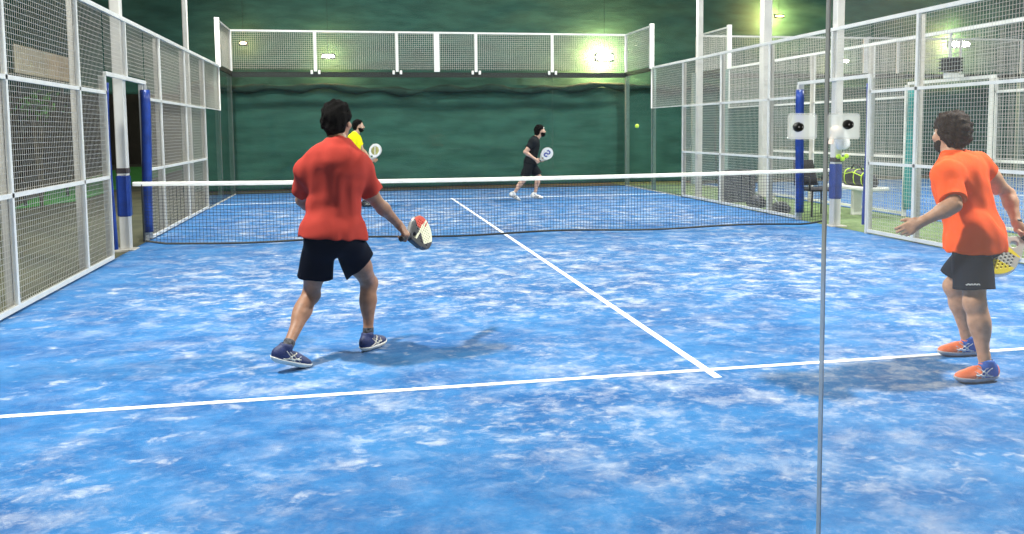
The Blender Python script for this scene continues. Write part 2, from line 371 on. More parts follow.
# near glass wall (the photographer stands outside it)
g = empty('glass_back_wall', (0, -10, 0), 'near frameless glass wall with a dark joint right of centre', 'glass wall')
for i in range(5):
    a = -5+2*i; glass_pane(g, (a, -10), (a+2, -10), .02, 2.98, 'glass' if i < 2 else 'glass_dusty')
MB().box((-4.98, -10.03, 0), (4.98, -9.97, .02)).build('bottom_channel', M['black'], g)
M['washer'] = glass('washer_acrylic', .30)
for side, (wa, wb), (bx_, bz_), lab in ((-1, (789, 818), (800, 127), 'square cloudy washer with black bolt just left of the near glass joint'), (1, (829, 861), (850, 124.5), 'square cloudy washer with dark bolt just right of the near glass joint')):
    q0, q1 = at(wa, 139.5, -10.02), at(wb, 113, -10.02); bp = at(bx_, bz_, -10.035); x, z = bp[0], bp[2]
    c = empty('glass_clamp', (x, -10, z), lab, 'glass clamp')
    MB().box((q0[0], -10.022, q0[2]), (q1[0], -10.0065, q1[2]), bev=.005).build('washer', M['washer'], c)
    m2 = MB(); m2.tube([(x, -10.02, z), (x, -10.028, z), (x, -10.036, z), (x, -10.038, z)], [.0115, .012, .010, .006], 20); m2.build('bolt', M['rubber'], c, smooth=True)
    m3 = MB()
    for d_ in (-.005, .005): m3.tube([(x+d_, -10.0375, z), (x+d_, -10.0395, z)], .0022, 6)
    m3.build('socket', M['chrome'], c)

# ------------------------------------------------------------------ poles and lamps
def lamp(loc, power, size=.6, col=(1, .97, .92), target=None, sp=None):
    l = bpy.data.lights.new('flood', 'AREA'); l.shape = 'RECTANGLE'; l.size = size; l.size_y = size*.5; l.energy = power; l.color = col
    o = bpy.data.objects.new('flood_light', l); C.objects.link(o); o.location = loc
    d = Vector(target if target is not None else (loc[0], loc[1], 0))-Vector(loc); o.rotation_euler = d.to_track_quat('-Z', 'Y').to_euler(); return o
def pole(x, y, sgn, label, w=.13, pad=None, power=600, tgt=None):
    p = empty('light_pole', (x, y, 0), label, 'pole')
    MB().box((x-w/2, y-w/2, -.02), (x+w/2, y+w/2, 6.3), bev=.012).build('shaft', M['shaft'], p)
    MB().box((x-w, y-w, -.02), (x+w, y+w, .012), bev=.004).build('base_plate', M['galv'], p)
    if pad:
        MB().box((x-w/2-.014, y-w/2-.014, pad[0]), (x+w/2+.014, y+w/2+.014, pad[1]), bev=.03).build('foam_pad', M['pad'], p, smooth=False)
        MB().box((x-w/2-.01, y-w/2-.01, pad[1]), (x+w/2+.01, y+w/2+.01, pad[1]+.09), bev=.02).build('strap', M['padtop'], p)
    MB().tube([(x, y, 6.1), (x-sgn*.5, y, 6.25)], .03, 8).build('arm', M['galv'], p)
    hx = x-sgn*.6; h = MB().box((hx-.2, y-.35, 6.16), (hx+.2, y+.35, 6.24), bev=.02).build('lamp_head', M['greyplast'], p)
    MB().box((hx-.17, y-.32, 6.15), (hx+.17, y+.32, 6.158)).build('lens', M['lens'], h)
    if power: lamp((hx, y, 6.12), power, .7, target=tgt if tgt else (hx-sgn*2.4, y*.9, 0))
    return p
PW = 650
pole(-5.09, 0, -1, 'white pole at the left end of the net with blue padding low down', pad=(.42, .99), power=PW*.5)
pole(5.09, 0, 1, 'white pole at the right end of the net with blue padding low down', pad=(.40, .97), power=PW*.5)
pole(-5.3, 5.96, -1, 'white lamp pole rising behind the far end of the left fence', w=.095, power=PW)
pole(5.3, 5.8, 1, 'white lamp pole rising where the right fence meets the far glass', w=.12, power=PW)
pole(6.8, 5.7, -1, 'thick pale pole rising over the walkway between the two courts', w=.2, power=PW*.6, tgt=(11, 5, 0))
for x, y, s in ((-5.3, -6.6, -1), (5.3, -6.9, 1)):
    lamp((x-s*.3, y, 6.1), PW*(1.2 if s < 0 else 1.35), .5, target=(x-s*3.5, y*.95, 0))
lamp((12, 1, 6.3), 900, 2.0)
struct('beam_far', MB().box((-6.5, 10.7, 6.6), (23, 11.2, 6.75)), M['galv'])
def flood(px, py, Y, rad, mt, label, power, col, w=.22):
    c = at(px, py, Y); f = empty('flood_lamp', c, label, 'lamp', None)
    MB().box(c+V(-w/2-.03, .03, -rad*.45-.03), c+V(w/2+.03, .10, rad*.45+.03), bev=.02).build('housing', M['greyplast'], f)
    mb = MB(); sweep(mb, [(c+V(0, y_, 0), w/2*q_, rad*.45*q_, (1, 0, 0), (0, 0, 1)) for y_, q_ in ((.03, 1), (.0, .97), (-.015, .8))]); mb.build('lens', M[mt], f, smooth=True)
    MB().tube([c+V(0, .07, .0), (c[0], c[1]+.07, 6.62)], .006, 5).build('cable', M['curtain_dark'], f)
    l = bpy.data.lights.new('bulb', 'POINT'); l.energy = power; l.color = col; l.shadow_soft_size = .08  # added unseen light behind the housing, throws the halo on the netting
    o = bpy.data.objects.new('halo_light', l); C.objects.link(o); o.location = c+V(0, .17, 0)
    return f
flood(605, 57, 10.93, .20, 'bulb_w', 'large bright lamp glowing before the netting, far right of our court', 700, (1, .52, .22), .5)
flood(328, 56, 10.93, .09, 'bulb_w', 'small yellowish lamp glowing above the far glass, over the red-shirted player', 90, (1, .5, .18), .3)
flood(243, 43, 10.93, .07, 'bulb_o', 'small amber lamp glowing above the far left glass corner', 30, (1, .42, .12), .16)
flood(845, 61, 10.93, .09, 'bulb_w', 'small white lamp glowing just right of the near glass joint', 90, (1, .52, .22), .26)
flood(960, 44, 10.93, .18, 'bulb_w', 'bright double-wide lamp glowing above the orange-shirted player', 400, (1, .52, .22), .7)
flood(780, 16, 11.0, .05, 'bulb_o', 'added dim lamp warming the netting high between the two right poles', 260, (1, .5, .18), .25)  # added lamp, there only to give the upper netting a warm glow

# ------------------------------------------------------------------ net
net = empty('padel_net', (0, 0, 0), 'dark cord net with white top tape stretched across the court', 'net')
def ztop(x): return .845+.035*(abs(x)/5)**2
def zbot(x): return .055+.015*math.sin(x*2.2)+(.06 if abs(x) > 4.6 else 0)*(abs(x)-4.6)/.4
mb = MB(); xs = np.linspace(-4.85, 4.9, 217); rr = .0026
for x in xs:
    sag = .012*math.sin(x*1.3); mb.tube([(x, sag, zbot(x)), (x, sag*.5, .45), (x, 0, ztop(x)-.02)], rr, 3, caps=False)
for k in range(1, 18):
    t_ = k/18; mb.tube([(x, .012*math.sin(x*1.3)*(1-t_), zbot(x)+(ztop(x)-zbot(x))*t_+.004*math.sin(x*3+k)) for x in np.linspace(-4.85, 4.9, 60)], rr, 3, caps=False)
mb.build('cord_mesh', M['cord'], net)
mb = MB(); xx = np.linspace(-4.98, 4.98, 50)
v = []; f = []
for x in xx:
    z = ztop(x); v += [(x, -.008, z-.05), (x, -.012, z-.01), (x, 0, z+.006), (x, .012, z-.01), (x, .008, z-.05)]
for i in range(49):
    for k in range(4): f.append((i*5+k, i*5+5+k, i*5+6+k, i*5+k+1))
mb.add(v, f).build('top_tape', M['tape'], net, smooth=True)
MB().tube([(x, .01*math.sin(x*1.3), zbot(x)-.004) for x in np.linspace(-4.85, 4.9, 80)], .015, 6).build('bottom_cord', M['black'], net)
for x in (-4.87, 4.9): MB().tube([(x, 0, .1), (x, 0, .85)], .012, 6).build('end_rod', M['black'], net)

# ------------------------------------------------------------------ left surroundings
tag(MB().add([(-9.05, 7.1, -.012), (-8.35, 9.2, -.012), (-9.4, 30, -.012), (-12.4, 30, -.012), (-10.5, 14.5, -.012)], [(4, 3, 2, 1, 0)]).build('turf_strip', M['brightturf']), kind='structure')
r = np.random.RandomState(11); mb = MB(); c = V(-8.45, 7.2, 0)
for i in range(220):
    p = c+V(*(r.normal(0, .16, 2)), 2.1+r.normal(0, .15)); d = nrm(r.normal(0, 1, 3)); s = nrm(np.cross(d, V(.3, .2, 1)))*.03; d = d*r.uniform(.09, .16)
    mb.add([p, p+d*.5+s, p+d, p+d*.5-s], [(0, 1, 2, 3)])
b = empty('bush', c, 'small leafy green bush outside the left fence', 'bush'); mb.build('leaves', M['leaf'], b)
mb = MB()
for i in range(7): q = c+V(r.normal(0, .1), r.normal(0, .1), 2.1); mb.tube([c+V(0, 0, -.02), (c+q)/2+V(0, 0, .1), q], [.03, .02, .01], 6)
mb.build('stem', M['leftwall'], b)

# ------------------------------------------------------------------ walkway things
bx, by0, by1 = 6.4, .85, 2.1
b = empty('bench', (bx, 1.45, 0), 'white bench on the green walkway with a bag on it', 'bench')
MB().box((bx-.2, by0, .44), (bx+.2, by1, .5), bev=.012).build('seat', M['white'], b)
for y in (1.44,): MB().box((bx-.12, y-.04, -.006), (bx+.05, y+.04, .44), bev=.01).build('leg', M['white'], b)

bg = empty('racket_bag', (bx, 1.38, .5), 'black racket bag with lime stripes lying on the white bench', 'bag')
prof = [(-.42, .05, .06), (-.40, .10, .11), (-.30, .13, .145), (-.1, .145, .15), (.12, .14, .14), (.3, .11, .11), (.42, .08, .07), (.45, .03, .03)]
mb = MB(); sweep(mb, [((bx, 1.4-t_, .5+h_), w_, h_, (1, 0, 0), (0, 0, 1)) for t_, w_, h_ in prof]); mb.build('shell', M['bag'], bg, smooth=True)
mb = MB()
for t_ in (-.27, .02, .22):
    w_, h_ = np.interp(t_, [p[0] for p in prof], [p[1] for p in prof])+.004, np.interp(t_, [p[0] for p in prof], [p[2] for p in prof])+.004
    sweep(mb, [((bx, 1.4-t_+d_, .504+h_-.004), w_, h_, (1, 0, 0), (0, 0, 1)) for d_ in (-.009, .009)])
mb.tube([(bx-.13, 1.65, .7), (bx-.15, 1.4, .74), (bx-.13, 1.15, .68)], .007, 6)
mb.build('stripe', M['lime'], bg, smooth=True)
mb = MB(); mb.tube([(bx-.05, 1.6, .78), (bx-.06, 1.5, .86), (bx-.06, 1.35, .86), (bx-.05, 1.25, .77)], .014, 8); mb.build('handle', M['bag'], bg, smooth=True)

# office-like chair just outside the gate
cx, cy = 5.68, 1.55
ch = empty('chair', (cx, cy, 0), 'charcoal armchair standing outside the right gate', 'chair')
MB().box((cx-.22, cy-.24, .42), (cx+.24, cy+.24, .48), bev=.03).build('seat', M['chairfab'], ch)
mb = MB(); sweep(mb, [((cx-.05, cy+.27+.03*k, .5+.11*k), .23-.01*k, .025, (1, 0, 0), (0, 1, 0)) for k in range(5)]); mb.build('backrest', M['chairfab'], ch, smooth=True)
for s in (-1, 1):
    MB().tube([(cx+s*.24, cy-.2, .43), (cx+s*.26, cy-.2, .66), (cx+s*.26, cy+.22, .68), (cx+s*.25, cy+.28, .6)], .016, 8).build('armrest', M['rubber'], ch, smooth=True)
    for q in (-1, 1): MB().tube([(cx+s*.2, cy+q*.2, .44), (cx+s*.24, cy+q*.26, -.006)], .014, 8).build('leg', M['rubber'], ch)
# ribbed trunk / crate stack
for k, lab in enumerate(('dark plastic crate standing on the turf, bottom of the stack behind the right fence', 'dark plastic crate on top of the stack behind the right fence')):
    x0, y0, z0 = 5.3, 4.35, -.006+.33*k
    t = empty('crate', (x0, y0, z0), lab, 'crate'); mb = MB()
    W, D, H = .62, .42, .32
    mb.box((x0, y0, z0), (x0+W, y0+D, z0+.015))
    for j in range(5):
        z = z0+.015+j*.065
        for a_, b_ in (((x0, y0), (x0+W, y0+.012)), ((x0, y0+D-.012), (x0+W, y0+D)), ((x0, y0), (x0+.012, y0+D)), ((x0+W-.012, y0), (x0+W, y0+D))): mb.box((*a_, z), (*b_, z+.042))
    for xx_ in (x0, x0+W-.03, x0+W/2-.015):
        for yy_ in (y0, y0+D-.03): mb.box((xx_, yy_, z0), (xx_+.03, yy_+.03, z0+H))
    mb.build('slatted_body', M['greyplast'], t)
    MB().box((x0-.012, y0-.012, z0+H-.03), (x0+W+.012, y0+.004, z0+H)).box((x0-.012, y0+D-.004, z0+H-.03), (x0+W+.012, y0+D+.012, z0+H)).box((x0-.012, y0, z0+H-.03), (x0+.004, y0+D, z0+H)).box((x0+W-.004, y0, z0+H-.03), (x0+W+.012, y0+D, z0+H)).build('rim', M['greyplast'], t)
# soft bag and backpack on the walkway
def softbag(name, c, L_, H_, lab, mt, strapm):
    t = empty(name, c, lab, 'bag'); mb = MB(); P = [(-.5, .25, .3), (-.46, .7, .7), (-.25, .95, .95), (0, 1, 1), (.25, .93, .9), (.46, .7, .6), (.5, .3, .2)]
    sweep(mb, [((c[0]+.03*math.sin(7*t_), c[1]+t_*L_, c[2]+H_/2*h_), .14*w_, H_/2*h_, (1, 0, 0), (0, 0, 1)) for t_, w_, h_ in P]); mb.build('shell', mt, t, smooth=True)
    MB().tube([(c[0]-.1, c[1]-.12, c[2]+H_*.8), (c[0]-.14, c[1]-.06, c[2]+H_*1.25), (c[0]-.14, c[1]+.06, c[2]+H_*1.25), (c[0]-.1, c[1]+.12, c[2]+H_*.8)], .011, 6).build('strap', strapm, t, smooth=True)
softbag('sports_bag', V(5.45, 3.35, -.006), .5, .24, 'dark grey sports bag slumped between the crates and the chair', M['bag'], M['greyplast'])
softbag('backpack', V(5.38, 2.25, -.006), .42, .2, 'low black backpack lying at the foot of the right fence near the chair', M['bag'], M['white'])
# towels and cap hanging on the right net pole
h = at(836, 128, .0); tw = empty('towel', (5.3, 0, 1.6), 'crumpled white towel hanging from the right net pole beside a washer', 'towel')
c0 = at(841, 132, -.05)
r = np.random.RandomState(2)

# ------------------------------------------------------------------ implicit surfaces
class Field:
    def __init__(s, lo, hi, h):
        s.lo = np.array(lo, float); s.h = h; s.n = np.ceil((np.array(hi)-lo)/h).astype(int)+1
        s.a = np.full(tuple(s.n), .09, np.float32)
    def like(s): f = Field.__new__(Field); f.lo, f.h, f.n = s.lo, s.h, s.n; f.a = np.full(tuple(s.n), .09, np.float32); return f
    def copy(s): f = s.like(); f.a = s.a.copy(); return f
    def box(s, lo, hi):
        i0 = np.clip(np.floor((lo-s.lo)/s.h).astype(int), 0, s.n); i1 = np.clip(np.ceil((hi-s.lo)/s.h).astype(int)+1, 0, s.n)
        if np.any(i1 <= i0): return None, None
        ax = [(s.lo[k]+s.h*np.arange(i0[k], i1[k])).astype(np.float32) for k in range(3)]
        return tuple(slice(a, b) for a, b in zip(i0, i1)), np.stack(np.meshgrid(*ax, indexing='ij'), -1)
    def put(s, sl, d, k, mode):
        a = s.a[sl]
        if mode == 'add':
            if k > 0: hh = np.maximum(k-np.abs(a-d), 0)/k; s.a[sl] = np.minimum(a, d)-hh*hh*k*.25
            else: s.a[sl] = np.minimum(a, d)
        else:
            d = -d
            if k > 0: hh = np.maximum(k-np.abs(a-d), 0)/k; s.a[sl] = np.maximum(a, d)+hh*hh*k*.25
            else: s.a[sl] = np.maximum(a, d)
    def cone(s, a, ra, b, rb, k=.03, mode='add', cut=None):
        a = np.array(a, float); b = np.array(b, float); m = max(ra, rb)+k+.03
        sl, P = s.box(np.minimum(a, b)-m, np.maximum(a, b)+m)
        if sl is None: return s
        ab = (b-a).astype(np.float32); L2 = max(float(ab@ab), 1e-9); q = P-a.astype(np.float32)
        t_ = np.clip((q@ab)/L2, 0, 1); d = np.sqrt(((q-t_[..., None]*ab)**2).sum(-1))-(ra+(rb-ra)*t_)
        if cut is not None:
            for p0, n0 in cut: d = np.maximum(d, (P-np.array(p0, np.float32))@np.array(n0, np.float32))
        s.put(sl, d, k, mode); return s
    def ell(s, c, r3, A=np.eye(3), k=.03, mode='add'):
        "A rows: axes"
        c = np.array(c, float); r3 = np.array(r3, float); m = r3.max()+k+.03; sl, P = s.box(c-m, c+m)
        if sl is None: return s
        q = (P-c.astype(np.float32))@np.array(A, np.float32).T; k0 = np.sqrt(((q/r3.astype(np.float32))**2).sum(-1)); k1 = np.sqrt(((q/(r3**2).astype(np.float32))**2).sum(-1))+1e-6
        s.put(sl, k0*(k0-1)/k1, k, mode); return s
    def plane(s, p, n):
        "keep the side where (x-p).n < 0"
        n = nrm(n); ax = [s.lo[k]+s.h*np.arange(s.n[k]) for k in range(3)]
        d = (ax[0]-p[0])[:, None, None]*n[0]+(ax[1]-p[1])[None, :, None]*n[1]+(ax[2]-p[2])[None, None, :]*n[2]
        s.a = np.maximum(s.a, d.astype(np.float32)); return s
    def grid(s):
        ax = [(s.lo[k]+s.h*np.arange(s.n[k])).astype(np.float32) for k in range(3)]; return np.meshgrid(*ax, indexing='ij', sparse=True)
    def mesh(s):
        a = s.a.copy(); a[0] = a[-1] = .09; a[:, 0] = a[:, -1] = .09; a[:, :, 0] = a[:, :, -1] = .09
        sg = a < 0; n = np.array(a.shape)-1; cnt = np.zeros(n, np.int8)
        C8 = [(i, j, k) for i in (0, 1) for j in (0, 1) for k in (0, 1)]
        sub = lambda arr, c: arr[c[0]:c[0]+n[0], c[1]:c[1]+n[1], c[2]:c[2]+n[2]]
        for c in C8: cnt += sub(sg, c)
        I, J, K = np.nonzero((cnt > 0) & (cnt < 8)); idx = -np.ones(n, np.int64); idx[I, J, K] = np.arange(len(I))
        pos = np.zeros((len(I), 3)); w = np.zeros(len(I))
        for c in C8:
            for ax in range(3):
                if c[ax]: continue
                e = list(c); e[ax] = 1
                va = a[I+c[0], J+c[1], K+c[2]]; vb = a[I+e[0], J+e[1], K+e[2]]; x = (va < 0) != (vb < 0)
                t_ = np.where(x, va/np.where(x, va-vb, 1), 0); p = np.tile(np.array(c, float), (len(I), 1)); p[:, ax] += t_
                pos += p*x[:, None]; w += x
        pos = (pos/w[:, None]+np.stack([I, J, K], -1))*s.h+s.lo
        F = []
        for ax in range(3):
            o = [0, 0, 0]; o[ax] = 1; A_ = sg[:sg.shape[0]-o[0], :sg.shape[1]-o[1], :sg.shape[2]-o[2]]; B_ = sg[o[0]:, o[1]:, o[2]:]
            e = np.argwhere(A_ != B_); a1, a2 = (ax+1) % 3, (ax+2) % 3
            e = e[(e[:, a1] > 0) & (e[:, a2] > 0)]
            if not len(e): continue
            ins = A_[e[:, 0], e[:, 1], e[:, 2]]; q = []
            for d1, d2 in ((1, 1), (0, 1), (0, 0), (1, 0)):
                g_ = e.copy(); g_[:, a1] -= d1; g_[:, a2] -= d2; q.append(idx[g_[:, 0], g_[:, 1], g_[:, 2]])
            q = np.stack(q, -1); q[~ins] = q[~ins][:, ::-1]; F.append(q)
        return pos, np.concatenate(F)
def put(name, fld, mats, parent=None, loc=None, midf=None):
    v, f = fld.mesh()
    if len(v) == 0: return None
    mid = midf(v[f].mean(1)) if midf else None
    return mk(name, v, f, mats, parent, loc, True, mid)
def rot(v, axis, ang):
    axis = nrm(axis); return v*math.cos(ang)+np.cross(axis, v)*math.sin(ang)+axis*np.dot(axis, v)*(1-math.cos(ang))

def hand(F, W, d, s_, right, curl, thumb='rest', sc=1.):
    d = nrm(d); s_ = nrm(s_-d*np.dot(s_, d)); n = np.cross(s_, d) if right else np.cross(d, s_)
    F.cone(W-d*.01, .026*sc, W+d*.03*sc, .024*sc, .02)
    for i, o in enumerate((.031, .0105, -.0105, -.030)):
        kn = W+d*(.092-.006*abs(i-1))*sc+s_*o*sc; F.cone(W+d*.02+s_*o*.5, .017*sc, kn, .0125*sc, .012)
        p = kn; a = 0; L3 = [np.array([.041, .026, .021])*q for q in (.95, 1.05, 1, .8)][i]*sc; rr_ = (.0098, .0098, .0095, .0085)[i]*sc
        sp = s_*o*1.6
        dd0 = nrm(d+sp)
        for j in range(3):
            a += math.radians(curl[j]+(4*i if curl[0] < 40 else 0)); dd = dd0*math.cos(a)+n*math.sin(a); q = p+dd*L3[j]; F.cone(p, rr_*(1-.08*j), q, rr_*(.92-.08*j), .0035); p = q
    b0 = W+d*.028*sc+s_*.026*sc; F.cone(W+d*.02, .02*sc, b0+s_*.004, .017*sc, .012)
    if thumb == 'grip': t1 = nrm(d*.55+s_*.35+n*.85); t2 = nrm(d*.75+n*.45-s_*.35)
    else: t1 = nrm(d*.7+s_*.6+n*.25); t2 = nrm(d*.9+s_*.25+n*.25)
    p = b0+t1*.042*sc; F.cone(b0, .0135*sc, p, .0115*sc, .006); F.cone(p, .011*sc, p+t2*.032*sc, .009*sc, .003)
    return n

skin_cache = {}
def skin(name, col): return mat(name, col, .5, noise=.12, scale=25, bump=.15, bscale=120, spec=.35)
M['hair'] = mat('dark_hair', (.0035, .003, .003), .85, spec=.08, noise=.5, scale=120, stretch=(1, 1, .3), bump=.8, bscale=140)
M['hair_brown'] = mat('brown_hair', (.022, .012, .009), .75, spec=.15, noise=.5, scale=120, bump=.8, bscale=120)
M['eye'] = mat('eye_white', (.7, .68, .65), .2)
M['iris'] = mat('iris', (.03, .018, .01), .2)
M['lip'] = mat('lips', (.35, .12, .10), .5)

def folds(F, amp, seed, f0=24., lo=None):
    r = np.random.RandomState(seed); X, Y, Z = F.grid(); w = 0
    for k in range(7):
        a = r.normal(0, 1, 3); a = a/np.linalg.norm(a); a[2] *= .6; fr = f0*r.uniform(.7, 2.2); b_ = r.normal(0, 1, 3)*f0*.35
        w = w+np.sin(fr*(a[0]*X+a[1]*Y+a[2]*Z)+1.6*np.sin(b_[0]*X+b_[1]*Y+b_[2]*Z+r.uniform(0, 6))+r.uniform(0, 6))
    w = w/3.; w = np.sign(w)*np.abs(w)**.8
    F.a = (F.a+amp*w).astype(np.float32)

def shoe(parent, ank, toe, up, mats, h, tread=None, stripes=True, ln=.29, low=0., stripe_style='cross'):
    "toe: unit direction heel to toe; ank: ankle joint; upper, sole and stripes as separate meshes"
    toe = nrm(toe); up = nrm(up-toe*np.dot(up, toe)); sd = np.cross(toe, up); A = np.stack([toe, sd, up])
    o = np.array(ank)-toe*.045-up*.075      # heel centre on the sole plane
    P = lambda t_, s_, u_: o+toe*t_+sd*s_+up*u_
    lo = np.min([P(t_, s_, u_) for t_ in (-.08, ln) for s_ in (-.08, .08) for u_ in (-.03, .16)], 0); hi = np.max([P(t_, s_, u_) for t_ in (-.08, ln) for s_ in (-.08, .08) for u_ in (-.03, .16)], 0)
    U = Field(lo, hi, h)
    U.ell(P(.01, 0, .05), (.052, .036, .05), A, .03); U.cone(P(.02, 0, .05), .036, P(.11, 0, .045), .034, .03); U.ell(P(.17, .0, .030), (.075, .047, .034), A, .035)
    U.ell(P(.10, 0, .035), (.09, .040, .042), A, .03); U.cone(P(.022, 0, .07), .037, P(.038, 0, .098), .044, .02)
    U.cone(P(.036, 0, .118), .030, P(.036, 0, .17), .034, .008, 'sub')
    X, Y, Z = U.grid(); hgt = ((X-o[0])*up[0]+(Y-o[1])*up[1]+(Z-o[2])*up[2])
    base = U.copy(); U.a = np.maximum(U.a, (.014-hgt)).astype(np.float32)
    tt = ((X-o[0])*toe[0]+(Y-o[1])*toe[1]+(Z-o[2])*toe[2])
    ss = ((X-o[0])*sd[0]+(Y-o[1])*sd[1]+(Z-o[2])*sd[2])
    S = base.copy(); S.a = np.maximum(S.a-.006, np.maximum(hgt-.024-.01*np.clip((tt-.16)*8, 0, 1)-.006*np.clip(-(tt-.03)*10, 0, 1), -hgt-.006)).astype(np.float32)
    def mf(c):
        t_ = (c-o)@toe; u_ = (c-o)@up
        if len(mats['upper']) == 1: return np.zeros(len(c), int)
        return ((t_ > .105-.25*(u_-.03)) | (t_ < -.012)).astype(int)
    sh = put('shoe', U, mats['upper'], parent, midf=mf)
    if sh is None: return
    put('sole', S, mats['sole'], sh)
    if stripes:
        T = base.copy(); q = np.minimum.reduce([np.abs((tt-.075)-(hgt-.05)*1.1*k)-.006 for k in (-1.2, 1.2)]+[np.abs((tt-.115)-(hgt-.045)*1.6*k)-.005 for k in (-1., 1.)]+[np.abs(hgt-.036-.12*(tt-.08)**1)-.0045])
        q = np.maximum(np.maximum(q, np.abs(tt-.085)-.062), .022-hgt)
        T.a = np.maximum.reduce([T.a-.0035, -(T.a+.004), q.astype(np.float32), (hgt-.082)]).astype(np.float32)
        put('side_stripe', T, mats['stripe'], sh)
        Lc = MB()
        for i in range(5):
            t_ = .075+.02*i; zt = .088-.0085*i
            Lc.tube([P(t_, -.02, zt-.008), P(t_+.006, 0, zt+.004), P(t_, .02, zt-.008)], .003, 5)
        Lc.build('laces', mats['lace'], sh, smooth=True)
    return sh

def person(label, J, o_, h=.0065):
    """J: joint positions. o_: options."""
    for q in 'LR':
        if abs(o_['toe'+q][2]) < .02: print('ankle', label[:20], J['an'+q]); J['an'+q] = V(J['an'+q][0], J['an'+q][1], .084)
    pts = np.array([v for v in J.values() if len(v) == 3]); lo = pts.min(0)-.20; hi = pts.max(0)+.20; lo[2] = min(lo[2], -.02)
    B = Field(lo, hi, h); k_ = o_.get('scale', 1.)
    fwd = nrm(o_['fwd']); up = nrm(J['neck']-J['pelvis']); rt = nrm(J['shR']-J['shL']); rt = nrm(rt-up*np.dot(rt, up)); fw = np.cross(up, rt)
    if np.dot(fw, fwd) < 0: fw = -fw
    A = np.stack([rt, fw, up]); hipr = nrm(J['hipR']-J['hipL']); pf = np.cross(V(0, 0, 1), hipr); Ap = np.stack([hipr, nrm(pf), np.cross(hipr, nrm(pf))])
    fat = o_.get('fat', 1.); T = lambda t_: J['pelvis']*(1-t_)+J['neck']*t_
    def torso(Fd, e, k=.06):
        Fd.ell(T(.0)+up*.02, (.165*fat+e, .115*fat+e, .12+e), Ap, k); Fd.ell(T(.32)+fw*.01, (.150*fat+e, .108*fat+e, .16+e), A, k)
        Fd.ell(T(.66), (.168*fat+e, .118*fat+e, .17+e), A, k); Fd.ell(T(.82)-fw*.02, (.17+e, .09+e, .10+e), A, k)
        Fd.cone(J['shL']-up*.01, .062+e, J['shR']-up*.01, .062+e, k)
        for s_ in ('L', 'R'): Fd.cone(T(1.02), .05+e*.6, J['sh'+s_]+up*.012, .05+e*.8, .04)
    torso(B, -.008)
    for s_ in ('L', 'R'):  # glutes
        B.ell(J['hip'+s_]-nrm(pf)*.035+V(0, 0, .0), (.080, .080, .09), Ap, .04)
    hd = J['head']; hf = nrm(o_['look']); hu = nrm(o_.get('headup', V(0, 0, 1))); hr = nrm(np.cross(hf, hu)); hu = np.cross(hr, hf); H = np.stack([hr, hf, hu])
    Q = lambda x, y, z: hd+hr*x+hf*y+hu*z
    B.cone(J['neck']-up*.02, .062, Q(0, -.02, -.075), .054, .035)
    B.ell(Q(0, -.012, .03), (.076, .096, .088), H, .02); B.ell(Q(0, .028, -.035), (.060, .062, .082), H, .03); B.ell(Q(0, .055, -.085), (.034, .034, .028), H, .03)
    B.cone(Q(-.02, .085, .012), .012, Q(.02, .085, .012), .012, .02)          # brow
    B.cone(Q(0, .09, .0), .008, Q(0, .112, -.032), .012, .012); B.ell(Q(0, .105, -.036), (.017, .012, .010), H, .01)   # nose
    for s_ in (-1, 1):
        B.ell(Q(s_*.030, .098, -.002), (.017, .012, .012), H, .01, 'sub')
        B.ell(Q(s_*.045, .065, -.028), (.022, .022, .022), H, .02)
        B.ell(Q(s_*.078, -.005, -.012), (.009, .019, .032), H, .006); B.ell(Q(s_*.087, .0, -.010), (.005, .010, .018), H, .004, 'sub')
    B.ell(Q(0, .092, -.064), (.024, .009, .006), H, .006); B.ell(Q(0, .090, -.075), (.020, .009, .006), H, .006)
    for s_ in ('L', 'R'):
        sh, el, wr = J['sh'+s_], J['el'+s_], J['wr'+s_]; m = o_.get('arm', 1.)
        B.ell(sh, (.062*m, .062*m, .062*m), A, .04); B.cone(sh, .055*m, el, .041*m, .03); u = nrm(el-sh)
        B.ell(sh*.5+el*.5, (.046*m, .05*m, .10), A, .05); B.cone(el, .041*m, el+(wr-el)*.3, .043*m, .02); B.cone(el+(wr-el)*.25, .043*m, wr, .027, .03)
        hd_ = o_['hand'+s_]; hand(B, wr, hd_['d'], hd_['s'], s_ == 'R', hd_['curl'], hd_.get('thumb', 'rest'))
        hp, kn, an = J['hip'+s_], J['kn'+s_], J['an'+s_]; g_ = o_.get('leg', 1.)
        B.cone(hp, .092*g_, hp*.4+kn*.6, .070*g_, .04); B.cone(hp*.45+kn*.55, .070*g_, kn, .054*g_, .03)
        sdir = nrm(an-kn); td = nrm(kn-hp); back = -nrm(o_['toe'+s_]); back = nrm(back-sdir*np.dot(back, sdir))
        B.ell(kn-back*.012, (.052*g_, .052*g_, .056*g_), A, .02); Cs = np.stack([np.cross(back, sdir), back, sdir])
        B.cone(kn, .052*g_, kn+(an-kn)*.32, .050*g_, .03); B.ell(kn+(an-kn)*.3+back*.022, (.050*g_, .044*g_, .115), Cs, .03)
        B.cone(kn+(an-kn)*.3, .050*g_, an-sdir*.05, .031, .03); B.cone(an-sdir*.06, .031, an-sdir*.005, .031, .02)
        t_ = nrm(o_['toe'+s_]); uu = o_.get('up'+s_, V(0, 0, 1)); uu = nrm(uu-t_*np.dot(uu, t_)); B.cone(an-uu*.02, .028, an-uu*.05+t_*.11, .016, .03)   # foot inside the shoe
    ms = o_['skin']; base = V(J['pelvis'][0], J['pelvis'][1], 0)
    def mf(c):
        q = (c-hd)@H.T; lip = (np.abs(q[:, 0]) < .026) & (q[:, 1] > .07) & (np.abs(q[:, 2]+.069) < .010)
        return lip.astype(int)
    body = put('person', B, [ms, M['lip']], None, base, mf); tag(body, label, 'person')
